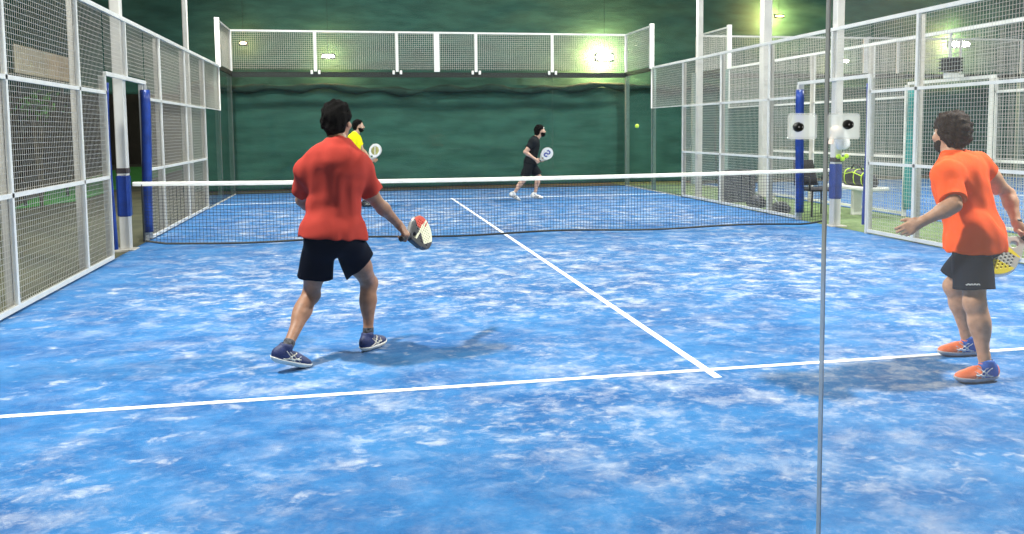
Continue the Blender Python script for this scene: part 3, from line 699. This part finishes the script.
    for s_ in (-1, 1):
        c = Q(s_*.031, .080, -.002); mb = MB(); v = []; f = []
        for i in range(7):
            for j in range(12):
                a, b_ = math.pi*(i+.5)/7, 2*math.pi*j/12; v.append(c+.0125*(hf*math.cos(a)+hr*math.sin(a)*math.cos(b_)+hu*math.sin(a)*math.sin(b_)))
        for i in range(6):
            for j in range(12): f.append((i*12+j, i*12+(j+1) % 12, i*12+12+(j+1) % 12, i*12+12+j))
        f.append(tuple(range(12))[::-1]); f.append(tuple(72+j for j in range(12)))
        mb.add(v, f); mb.m = [1 if k < 12 else 0 for k in range(len(f))]; mb.m[-2] = 1
        mb.build('eye', [M['eye'], M['iris']], body, smooth=True)
    # hair
    L_ = Q(0, 0, 0); He = Field(L_-.22, L_+.22, min(h, .005)); X, Y, Z = He.grid()
    qx = (X-hd[0])*hr[0]+(Y-hd[1])*hr[1]+(Z-hd[2])*hr[2]; qy = (X-hd[0])*hf[0]+(Y-hd[1])*hf[1]+(Z-hd[2])*hf[2]; qz = (X-hd[0])*hu[0]+(Y-hd[1])*hu[1]+(Z-hd[2])*hu[2]
    th = o_.get('hair', .02)
    He.ell(Q(0, -.016, .035), (.076+th, .094+th, .088+th), H, .02); He.ell(Q(0, -.045, -.02), (.066+th*.7, .060+th, .075), H, .03)
    if o_.get('longhair'): He.ell(Q(0, -.075, -.06), (.06, .05, .085), H, .03)
    cutf = np.maximum(qy-(.055+.25*np.clip(qz-.03, -1, .09)), -1); # face plane
    low = (.0-qz)+(qy+.01)*1.6-(.02)          # hairline behind the ears slopes down to the nape
    He.a = np.maximum.reduce([He.a, (qy-.066-.5*np.clip(qz-.05, -.2, .08)).astype(np.float32), np.where(qz < .03, (low*.6), -1).astype(np.float32)])
    He.a = np.maximum(He.a, (-(qz+.115-.2*np.clip(-qy-.05, 0, 1))).astype(np.float32) if not o_.get('longhair') else (-(qz+.15)).astype(np.float32))
    rr_ = np.random.RandomState(o_.get('seed', 1)); w = 0
    for k in range(8):
        a = rr_.normal(0, 1, 3)*o_.get('curlf', 55); w = w+np.sin(a[0]*X+a[1]*Y+a[2]*Z+rr_.uniform(0, 6))
    He.a = (He.a+w*o_.get('haira', .0016)).astype(np.float32)
    put('hair', He, o_.get('hairmat', M['hair']), body)
    if o_.get('beard'):
        Bd = Field(Q(0, .05, -.06)-.11, Q(0, .05, -.06)+.11, .004); e = o_['beard']
        Bd.ell(Q(0, .028, -.037), (.060+e, .062+e, .082+e), H, .03); Bd.ell(Q(0, .055, -.085), (.036+e, .036+e, .03+e), H, .03); X, Y, Z = Bd.grid()
        qx = (X-hd[0])*hr[0]+(Y-hd[1])*hr[1]+(Z-hd[2])*hr[2]; qy = (X-hd[0])*hf[0]+(Y-hd[1])*hf[1]+(Z-hd[2])*hf[2]; qz = (X-hd[0])*hu[0]+(Y-hd[1])*hu[1]+(Z-hd[2])*hu[2]
        line = -.052+.25*np.clip(np.abs(qx)-.03, 0, 1)*1.8
        m_ = np.maximum(qz-line, -(qy-.0)); mouth = np.maximum(np.abs(qx)-.022, np.maximum(np.abs(qz+.069)-.009, -(qy-.07)))
        Bd.a = np.maximum.reduce([Bd.a, m_.astype(np.float32), -mouth.astype(np.float32)])
        put('beard', Bd, o_.get('hairmat', M['hair']), body)
    # shirt
    S = B.like(); e = o_.get('loose', .02); torso(S, e)
    hem = o_['hem']; hem_n = nrm(o_.get('hemn', -up))
    S.ell(hem[0], (.165*fat+e+o_.get('skirt', .024), .125*fat+e+.012, .19), Ap, .06)
    sl_ = o_.get('sleeve', .72)
    neckcut = T(1.0)
    for s_ in ('L', 'R'):
        sh, el = J['sh'+s_], J['el'+s_]; u = nrm(el-sh); end = sh+(el-sh)*o_.get('sleeve'+s_, sl_)
        S.cone(sh, .066+e*.4, end+u*.03, .060+e*o_.get('sflare', .7), .035, cut=[(end, u)])
        S.cone(end+u*.015, .046+e*.4, end-u*.015, .038, .004, 'sub')
    for s_ in ('L', 'R'): S.cone(J['hip'+s_]+V(0, 0, .07), .095+e*.3, J['hip'+s_]-V(0, 0, .04), .104+e*.3, .05); S.ell(J['hip'+s_]-nrm(pf)*.03+V(0, 0, .03), (.083+e*.6, .074+e*.6, .10+e), Ap, .05)
    S.plane(hem[0], hem_n)
    folds(S, o_.get('fold', .0045)*.8, o_.get('seed', 1)+20, 34.)
    S.cone(J['neck']+up*.01, .063, Q(0, -.02, -.06), .064, .012, 'sub')
    S.a = np.maximum(S.a, -(B.a+.5)) if False else S.a
    sho = put('shirt', S, o_['shirtm'], body)
    if o_.get('collar'):
        K = B.like(); c0_ = J['neck']+up*.0; c1_ = Q(0, -.02, -.075); ud = nrm(c1_-c0_); K.cone(c0_, .072, c0_+ud*.05, .066, .01, cut=[(c0_+ud*.045, ud)]); K.cone(c0_-ud*.05, .064, c0_+ud*.12, .059, .004, 'sub')
        K.plane(c0_-ud*.02, -ud); put('collar', K, o_['shirtm'], sho if sho else body)
    # shorts
    D = B.like(); el_ = .014
    D.ell(J['pelvis']+V(0, 0, .02), (.165*fat+el_, .122*fat+el_, .13+el_), Ap, .05); D.ell(J['pelvis']-nrm(pf)*.03-V(0, 0, .02), (.15*fat+el_, .11, .10), Ap, .05)
    for s_ in ('L', 'R'): D.ell(J['hip'+s_]-nrm(pf)*.035+V(0, 0, -.005), (.094, .09, .10), Ap, .04)
    for s_ in ('L', 'R'):
        hp, kn = J['hip'+s_], J['kn'+s_]; u = nrm(kn-hp); fr = o_.get('shorts', .72); end = hp+(kn-hp)*fr; fl = o_.get('flare', .118)
        cn = nrm(u*.75+V(0, 0, -1)*.35)
        if 'hem'+s_ in o_: end, cn = o_['hem'+s_]
        D.cone(hp+V(0, 0, -.01), .102, end+u*.08, fl, .03, cut=[(end, cn)])
        D.cone(end+u*.06, fl-.026, end-u*.02, fl-.045, .004, 'sub')
    folds(D, o_.get('fold', .0045)*.9, o_.get('seed', 1)+40, 20.)
    D.plane(hem[0]-hem_n*.03, -hem_n)
    so = put('shorts', D, o_['shortsm'], body)
    for s_ in ('L', 'R'):
        an, kn = J['an'+s_], J['kn'+s_]; toe = nrm(o_['toe'+s_])
        K = Field(an-.12, an+.12, .005); sd = nrm(an-kn); K.cone(an-sd*o_.get('sock', .055), .038, an-sd*.0, .036, .01, cut=[(an-sd*o_.get('sock', .055), -sd)]); put('sock', K, o_['sockm'], body)
        shoe(body, an, toe, o_.get('up'+s_, V(0, 0, 1)), o_['shoe'], min(h, .0055), ln=.29)
    return body, H, Q, T, A

def racket(label, W, d, s_, right, mats, pat, wdir=None, sc=1., hscale=1.):
    "placed in the fist of a hand given by wrist W, finger dir d, racket axis s_"
    d = nrm(d); s_ = nrm(s_-d*np.dot(s_, d)); n = np.cross(s_, d) if right else np.cross(d, s_)
    Hc = W+d*.094+n*.026
    w = nrm((wdir if wdir is not None else n)); w = nrm(w-s_*np.dot(w, s_)); nn = np.cross(s_, w)
    root = empty('padel_racket', Hc, label, 'racket'); A = np.stack([w, s_, nn])
    # local field, then turned into place
    F = Field((-.16, .04, -.03), (.16, .42, .03), .0035); X, Y, Z = F.grid(); cy_ = .265
    rx = .128; ry = .14; yy = Y-cy_
    el_ = (np.sqrt((X/(rx*(1-.18*np.clip(-yy/.14, 0, 1)**1.5)))**2+(yy/ry)**2)-1)*.125
    thr = np.maximum(np.abs(X)-(.03+.07*np.clip((Y-.07)/.10, 0, 1)), np.maximum(.065-Y, Y-.2))
    d2 = np.minimum(el_, thr); d2 = np.maximum(d2, -(np.sqrt((X/.9)**2+(Y-.128)**2)-.022))    # open throat
    q = np.maximum(d2+.006, np.abs(Z)-.013); e2 = np.sqrt(np.maximum(d2+.006, 0)**2+np.maximum(np.abs(Z)-.013, 0)**2)+np.minimum(q, 0)-.006
    for i in range(-4, 5):
        for j in range(-3, 5):
            hx_, hy_ = i*.024+(.012 if j % 2 else 0), cy_-.005+j*.022
            if (hx_/.10)**2+((hy_-cy_)/.105)**2 < 1: e2 = np.maximum(e2, .0058-np.sqrt((X-hx_)**2+(Y-hy_)**2))
    F.a = e2.astype(np.float32)
    v, f = F.mesh(); mid = pat(v[f].mean(1)); vw = Hc+v@A*1.0
    mk('racket_head', vw, f, mats, root, None, True, mid)
    hb = MB(); prof = [(-.058, .017), (-.055, .02), (-.045, .0165), (.06, .0165), (.075, .016)]
    hb.tube([Hc+s_*t_ for t_, _ in prof], [r_ for _, r_ in prof], 12); hb.build('grip', M['rubber'], root, smooth=True)
    return root

# ------------------------------------------------------------------ player in the red shirt
cloth = lambda n, c, **k: mat(n, c, .85, noise=k.pop('noise', .06), scale=8, bump=.25, bscale=220, spec=.08, **k)
M['red'] = cloth('red_cotton', (.40, .046, .034)); M['navyblack'] = cloth('black_navy_shorts', (.003, .005, .012))
M['orange'] = cloth('orange_polyester', (.92, .115, .028)); M['blackcloth'] = cloth('black_cloth', (.012, .015, .018))
M['darkblue_cloth'] = cloth('dark_navy_shorts', (.014, .019, .032)); M['yellowc'] = cloth('yellow_shirt', (.85, .80, .01))
M['navyshoe'] = mat('navy_shoe_knit', (.011, .022, .10), .6, noise=.2, bump=.3); M['whitesole'] = mat('white_sole', (.78, .76, .70), .6, noise=.05)
M['stripew'] = mat('cream_stripe', (.72, .68, .58), .5); M['sockdark'] = mat('grey_black_sock', (.06, .06, .07), .9, noise=.7, scale=60)
M['shoeblue'] = mat('royal_blue_knit', (.02, .10, .42), .6, noise=.15); M['shoeorange'] = mat('coral_toe', (.85, .19, .075), .55, noise=.1, scale=20)
M['greysole'] = mat('grey_sole', (.42, .42, .46), .7, noise=.1); M['sockblue'] = mat('orange_ankle_sock', (.75, .2, .12), .9); M['silver'] = mat('silver_stripe', (.5, .55, .6), .4)
M['wsock'] = mat('white_sock', (.7, .7, .68), .9)
skA = skin('tanned_skin', (.31, .16, .10)); skB = skin('light_tan_skin', (.50, .28, .18)); skC = skin('fair_skin', (.55, .34, .25))

J = dict(head=at(337.5, 121.5, -6.22), neck=at(338, 145, -6.27), pelvis=at(331.5, 236, -6.30),
 shL=at(308, 170, -6.26), shR=at(359.5, 169, -6.22), elL=at(302, 200, -6.04), wrL=at(322, 214, -5.86), elR=at(377, 202, -6.14), wrR=at(399, 225, -5.98),
 hipL=at(320, 243, -6.30), hipR=at(349, 243, -6.24), knL=at(311, 294, -6.08), anL=at(285.5, 351, -6.40), knR=at(369, 283, -5.93), anR=at(368, 337, -5.99))
a_r = nrm(V(.56, .80, -.10)); dR = nrm(V(.52, -.28, -.72))
o1 = dict(fwd=V(.1, 1, 0), look=nrm(V(.42, .9, .0)), fat=1.0, arm=.98, skin=skA, hair=.017, haira=.0026, curlf=75, seed=3, loose=.026, fold=.0055, hem=[at(331, 238, -6.3)], skirt=.008, sleeve=.70, shirtm=M['red'],
 shortsm=M['navyblack'], shorts=.80, flare=.125, hemL=(at(315, 279, -6.2), nrm(V(-.12, 0, -1))), hemR=(at(361, 266, -6.1), nrm(V(.70, 0, -.72))), toeL=nrm(V(.80, .42, -.33)), upL=nrm(V(.26, .14, .95)), toeR=nrm(V(.58, .81, 0)), sockm=M['sockdark'], sock=.075,
 handL=dict(d=V(.6, .7, .1), s=V(0, .2, 1), curl=(30, 40, 30)), handR=dict(d=dR, s=a_r, curl=(62, 72, 45), thumb='grip'),
 shoe=dict(upper=[M['navyshoe']], sole=M['whitesole'], stripe=M['stripew'], lace=M['stripew']))
person('player in red t-shirt and black shorts, seen from behind in the near half', J, o1, .0065)
M['rk_black'] = mat('racket_black', (.035, .035, .04), .35, noise=.2); M['rk_cream'] = mat('racket_cream', (.78, .76, .55), .4, noise=.06); M['rk_red'] = mat('racket_red', (.62, .06, .03), .4)
M['rk_white'] = mat('racket_white', (.8, .8, .8), .4); M['rk_blue'] = mat('racket_blue', (.03, .05, .35), .4); M['rk_yellow'] = mat('racket_yellow', (.85, .68, .01), .4); M['rk_grey'] = mat('racket_grey', (.45, .45, .42), .4); M['rk_olive'] = mat('racket_olive', (.42, .40, .14), .4, noise=.3)
def pat1(c):
    x, y = c[:, 0], c[:, 1]-.265; m = np.zeros(len(c), int)
    z = np.sin(y*70)*.012
    m[(y > -.03+z) & (x < .06+z)] = 1; m[(x > .045+z) & (y > -.06)] = 2; m[(x < -.085)] = 0; m[(np.abs(x-.03-.4*y) < .010)] = 1; m[np.hypot(x/.128, y/.14) > .965] = 0
    return m
racket('black, cream and red racket held low by the player in red', J['wrR'], dR, a_r, True, [M['rk_black'], M['rk_cream'], M['rk_red']], pat1, wdir=V(-.30, .05, 1))

# ------------------------------------------------------------------ player in the orange shirt
J = dict(head=at(950, 134, -7.16), neck=at(953, 160, -7.20), pelvis=at(977, 236, -7.34),
 shL=at(947, 175, -7.38), shR=at(977, 166, -7.08), elL=at(954, 205, -7.52), wrL=at(921, 222, -7.44), elR=at(1008, 194, -7.04), wrR=at(1017, 224, -7.16),
 hipL=at(971, 242, -7.42), hipR=at(984, 240, -7.20), knL=at(975, 303, -7.50), anL=at(986, 363, -7.56), knR=at(954, 286, -7.00), anR=at(968, 340, -7.03))
a_r = nrm(at(1006, 266, -7.18)-at(1019, 236, -7.14)); dR = nrm(V(.35, -.35, -.6))
o2 = dict(fwd=V(-.8, .6, 0), look=nrm(V(-.22, .95, .06)), fat=1.09, arm=1.0, leg=1.06, skin=skB, hair=.024, haira=.0024, curlf=70, seed=8, loose=.026, fold=.005, hem=[at(975, 250, -7.34)], hemn=V(0, 0, -1),
 sleeve=.85, sleeveR=.30, shirtm=M['orange'], collar=True, shortsm=M['darkblue_cloth'], shorts=.78, flare=.124, beard=.003, hairmat=M['hair_brown'],
 toeL=nrm(V(-1, .02, -.0)), toeR=nrm(V(-.98, .15, 0)), sockm=M['sockblue'], sock=.03,
 handL=dict(d=nrm(at(902, 232, -7.38)-at(921, 222, -7.44)), s=V(-.3, .3, 1), curl=(22, 26, 18)), handR=dict(d=dR, s=a_r, curl=(62, 72, 45), thumb='grip'),
 shoe=dict(upper=[M['shoeblue'], M['shoeorange']], sole=M['greysole'], stripe=M['silver'], lace=M['rk_white']))
body, H, Q, T, A = person('player in orange polo and dark shorts on the right, racket held behind', J, o2, .0065)
# wristband and the small white script on the shorts
mb = MB(); w = J['wrR']; u = nrm(J['wrR']-J['elR']); mb.tube([w-u*.022, w-u*.004], .033, 16); mb.build('wristband', M['rubber'], body, smooth=True)
from mathutils.bvhtree import BVHTree
shs = [c_ for c_ in body.children if c_.name.startswith('shorts')][0]; me = shs.data
off = Vector(body.location)+Vector(shs.location); bv = BVHTree.FromPolygons([v.co+off for v in me.vertices], [tuple(p.vertices) for p in me.polygons])
pts = []
for i in range(15):
    tgt_ = Vector(at(966+i*1.0, 284.5+.9*math.sin(i*1.9), -7.4)); o0 = Vector((CX, CY, CZ)); hit = bv.ray_cast(o0, (tgt_-o0).normalized())
    if hit[0]: pts.append(V(*hit[0])+V(*hit[1])*.001)
if len(pts) > 4: MB().tube(pts, .0028, 5).build('printed_script', M['rk_white'], shs)
def pat2(c):
    x, y = c[:, 0], c[:, 1]-.265; m = np.zeros(len(c), int)
    m[(np.abs(y+.02+.3*x) < .045)] = 1; m[(y > .02-.3*x) & (x > -.05) & (y < .11)] = 0; m[np.hypot(x/.128, y/.14) > .955] = 2; m[(y < -.10)] = 1
    return m
racket('yellow and grey racket hanging behind the orange-shirted player', J['wrR'], dR, a_r, True, [M['rk_yellow'], M['rk_grey'], M['rk_white']], pat2, wdir=nrm(V(.85, -.45, 0)))

# ------------------------------------------------------------------ far players
def simple_legs(*a): pass
Y = 6.15
J = dict(head=at(540.2, 131, Y), neck=at(535.5, 138.5, Y), pelvis=at(530.5, 162, Y),
 shL=at(533.5, 142.3, Y+.17), shR=at(533, 142, Y-.17), elL=at(527, 152, Y+.22), wrL=at(538, 160, Y+.12), elR=at(525, 152, Y-.24), wrR=at(535.5, 159.5, Y-.22),
 hipL=at(531, 164, Y+.09), hipR=at(529.5, 164, Y-.09), knL=at(539, 177, Y+.12), anL=at(534.5, 194.5, Y+.12), knR=at(523.5, 180, Y-.12), anR=at(513.5, 194.0, Y-.15))
a_r = nrm(V(.95, -.05, .28)); dR = nrm(V(.5, 0, -.5))
o3 = dict(fwd=V(1, 0, 0), look=nrm(V(.98, -.12, .12)), fat=.88, arm=.88, leg=.92, skin=skC, hair=.022, longhair=True, seed=12, loose=.018, fold=.004, hem=[at(530.5, 164, Y)], sleeve=.62, shirtm=M['blackcloth'], shortsm=M['blackcloth'],
 shorts=.78, flare=.112, beard=.01, toeL=nrm(V(1, -.05, -.15)), toeR=nrm(V(.88, 0, -.5)), upR=nrm(V(.5, 0, .88)), sockm=M['wsock'], sock=.05,
 handL=dict(d=V(.9, -.2, -.1), s=V(0, 0, 1), curl=(25, 30, 20)), handR=dict(d=dR, s=a_r, curl=(62, 72, 45), thumb='grip'),
 shoe=dict(upper=[M['rk_white']], sole=M['rk_grey'], stripe=M['rubber'], lace=M['rk_white']))
body, H, Q, T, A = person('far player in black with long hair and pale headband, running to the right', J, o3, .009)
Hb = Field(J['head']-.14, J['head']+.14, .005); Hb.ell(Q(0, -.012, .05), (.084, .108, .075), H, .01); Hb.plane(Q(0, 0, .085), H[2]); Hb.plane(Q(0, 0, .045), -H[2]); Hb.plane(Q(0, -.01, 0), -H[1]); put('headband', Hb, M['wsock'], body)
def pat3(c):
    x, y = c[:, 0], c[:, 1]-.265; m = np.zeros(len(c), int)
    # an S-shaped mark
    a, b_ = x, y
    up_ = (np.abs(np.hypot(a-.0, b_-.035)-.035) < .014) & ~((a > .0) & (b_ < .035)) ; dn_ = (np.abs(np.hypot(a, b_+.035)-.035) < .014) & ~((a < .0) & (b_ > -.035))
    m[up_ | dn_] = 1; m[np.hypot(x/.128, y/.14) > .93] = 2; return m
racket('white racket with a blue curved mark held by the far player in black', J['wrR'], dR, a_r, True, [M['rk_white'], M['rk_blue'], M['rk_grey']], pat3, wdir=V(0, 0, 1))

Y = 5.55
J = dict(head=at(358.5, 126, Y), neck=at(355.5, 134.5, Y), pelvis=at(352, 164, Y),
 shL=at(357, 138.5, Y+.17), shR=at(352, 138.5, Y-.15), elL=at(362, 150, Y+.2), wrL=at(371, 160, Y+.1), elR=at(350, 152, Y-.26), wrR=at(364.5, 160, Y-.24),
 hipL=at(354, 166, Y+.09), hipR=at(350, 166, Y-.09), knL=at(361, 184, Y+.1), anL=at(365, 202.5, Y+.0), knR=at(350, 185, Y-.12), anR=at(345, 203, Y-.2))
a_r = nrm(V(.93, -.1, .3)); dR = nrm(V(.6, 0, -.35))
o4 = dict(fwd=V(1, -.1, 0), look=nrm(V(.97, -.2, .05)), fat=.95, skin=skC, hair=.016, seed=15, loose=.02, fold=.004, hem=[at(352, 167, Y)], sleeve=.6, shirtm=M['yellowc'], shortsm=M['blackcloth'], shorts=.78, flare=.112, beard=.006,
 toeL=nrm(V(1, 0, 0)), toeR=nrm(V(1, 0, -.1)), sockm=M['sockdark'], sock=.05, handL=dict(d=V(.9, -.2, -.1), s=V(0, 0, 1), curl=(25, 30, 20)), handR=dict(d=dR, s=a_r, curl=(62, 72, 45), thumb='grip'),
 shoe=dict(upper=[M['rubber']], sole=M['rubber'], stripe=M['rk_grey'], lace=M['rk_grey']))
person('far player in yellow shirt, mostly hidden behind the red-shirted player', J, o4, .009)
def pat4(c):
    x, y = c[:, 0], c[:, 1]-.265; r_ = np.hypot(x/.128, y/.14); m = np.zeros(len(c), int); m[(r_ < .62)] = 1; m[(np.abs(x-y*.6) < .012) & (r_ < .6)] = 0; m[r_ > .95] = 2; return m
racket('pale racket with olive centre held out by the player in yellow', J['wrR'], dR, a_r, True, [M['rk_white'], M['rk_olive'], M['rk_grey']], pat4, wdir=V(0, .1, 1))

# ------------------------------------------------------------------ small things
def uvball(c, r, name, m, parent=None):
    v = []; f = []; n = 16
    for i in range(1, n):
        for j in range(2*n):
            a, b_ = math.pi*i/n, math.pi*j/n; v.append(V(*c)+r*V(math.sin(a)*math.cos(b_), math.sin(a)*math.sin(b_), math.cos(a)))
    for i in range(n-2):
        for j in range(2*n): f.append((i*2*n+j, (i+1)*2*n+j, (i+1)*2*n+(j+1) % (2*n), i*2*n+(j+1) % (2*n)))
    t_ = len(v); v += [V(*c)+V(0, 0, r), V(*c)-V(0, 0, r)]
    for j in range(2*n): f.append((t_, j, (j+1) % (2*n))); f.append((t_+1, (n-2)*2*n+(j+1) % (2*n), (n-2)*2*n+j))
    return mk(name, v, f, m, parent, c, True)
bc = at(637, 126, 1.5); bl = uvball(bc, .0335, 'tennis_ball', M['ball']); tag(bl, 'yellow-green ball in flight before the far right netting', 'ball')
pts = []
for i in range(61):
    t_ = 2*math.pi*i/60; a = .75; p = V(math.cos(t_)*.8+.2*math.cos(3*t_), math.sin(t_)*.8-.2*math.sin(3*t_), .84*math.sin(2*t_)); pts.append(bc+nrm(p)*.0336)
MB().tube(pts, .0012, 5).build('seam', M['rk_white'], bl)

# towel, peach cap and ball pouch on the right net pole
tc = at(842, 139, -.18); Fd = Field(tc-.24, tc+.26, .008)
Fd.ell(tc+V(0, 0, .0), (.10, .05, .15), k=.03); Fd.ell(tc+V(.02, 0, -.08), (.11, .045, .10), k=.03); Fd.ell(tc+V(-.03, 0, .1), (.07, .05, .07), k=.03); folds(Fd, .012, 4, 22); Fd.plane(tc+V(0, 0, -.16), V(0, 0, -1))
bpy.data.objects.remove(tw)
tw = put('towel', Fd, M['cloth'], None, tc); tag(tw, 'crumpled white towel hanging by the right net pole, above the blue padding', 'towel')
tc = at(836, 131, -.24); Fd = Field(tc-.2, tc+.2, .006); Fd.ell(tc, (.10, .09, .085), k=.02); Fd.cone(tc+V(-.05, 0, -.05), .03, tc+V(-.10, -.02, -.20), .035, .03); folds(Fd, .005, 9, 18)
cp = put('cap', Fd, M['peach'], None, tc); tag(cp, 'pale peach cap hung on top of the white towel', 'cap')
for i, (px_, py_, lb) in enumerate(((838.5, 156.5, 'leftmost lime ball hung in the cluster under the white towel'), (842.5, 159, 'middle lime ball, lowest in the cluster under the white towel'), (846.5, 156, 'rightmost lime ball in the cluster under the white towel'))):
    b_ = uvball(at(px_, py_, -.12), .036, 'ball', M['lime']); tag(b_, lb, 'ball', 'lime balls hung by the right net pole')

# camera box on the next court's fence
c = at(951, 65, -.35); cb = empty('camera_box', c, 'dark ribbed camera box on the next court fence, above the orange-shirted player', 'camera')
mb = MB()
for k in range(5): mb.box(c+V(-.13, -.1, -.10+.045*k), c+V(.13, .1, -.075+.045*k))
mb.box(c+V(-.11, -.08, -.1), c+V(.11, .08, .1)); mb.build('housing', M['black'], cb)
MB().box(c+V(-.09, -.06, -.20), c+V(.09, .06, -.11), bev=.01).box(c+V(.0, -.02, -.18), (6.965, c[1]+.02, c[2]-.14)).build('bracket', M['white'], cb)

# ------------------------------------------------------------------ world and view
w = bpy.data.worlds.new('hall_air'); bpy.context.scene.world = w; w.use_nodes = True
bg_ = w.node_tree.nodes['Background']; bg_.inputs[0].default_value = (1, .97, .92, 1); bg_.inputs[1].default_value = .28
sc = bpy.context.scene
sc.view_settings.view_transform = 'Standard'; sc.view_settings.look = 'None'; sc.view_settings.gamma = 1; sc.view_settings.use_curve_mapping = False; sc.view_settings.exposure = 0.1
sc.cycles.transparent_max_bounces = 48; sc.cycles.max_bounces = 6
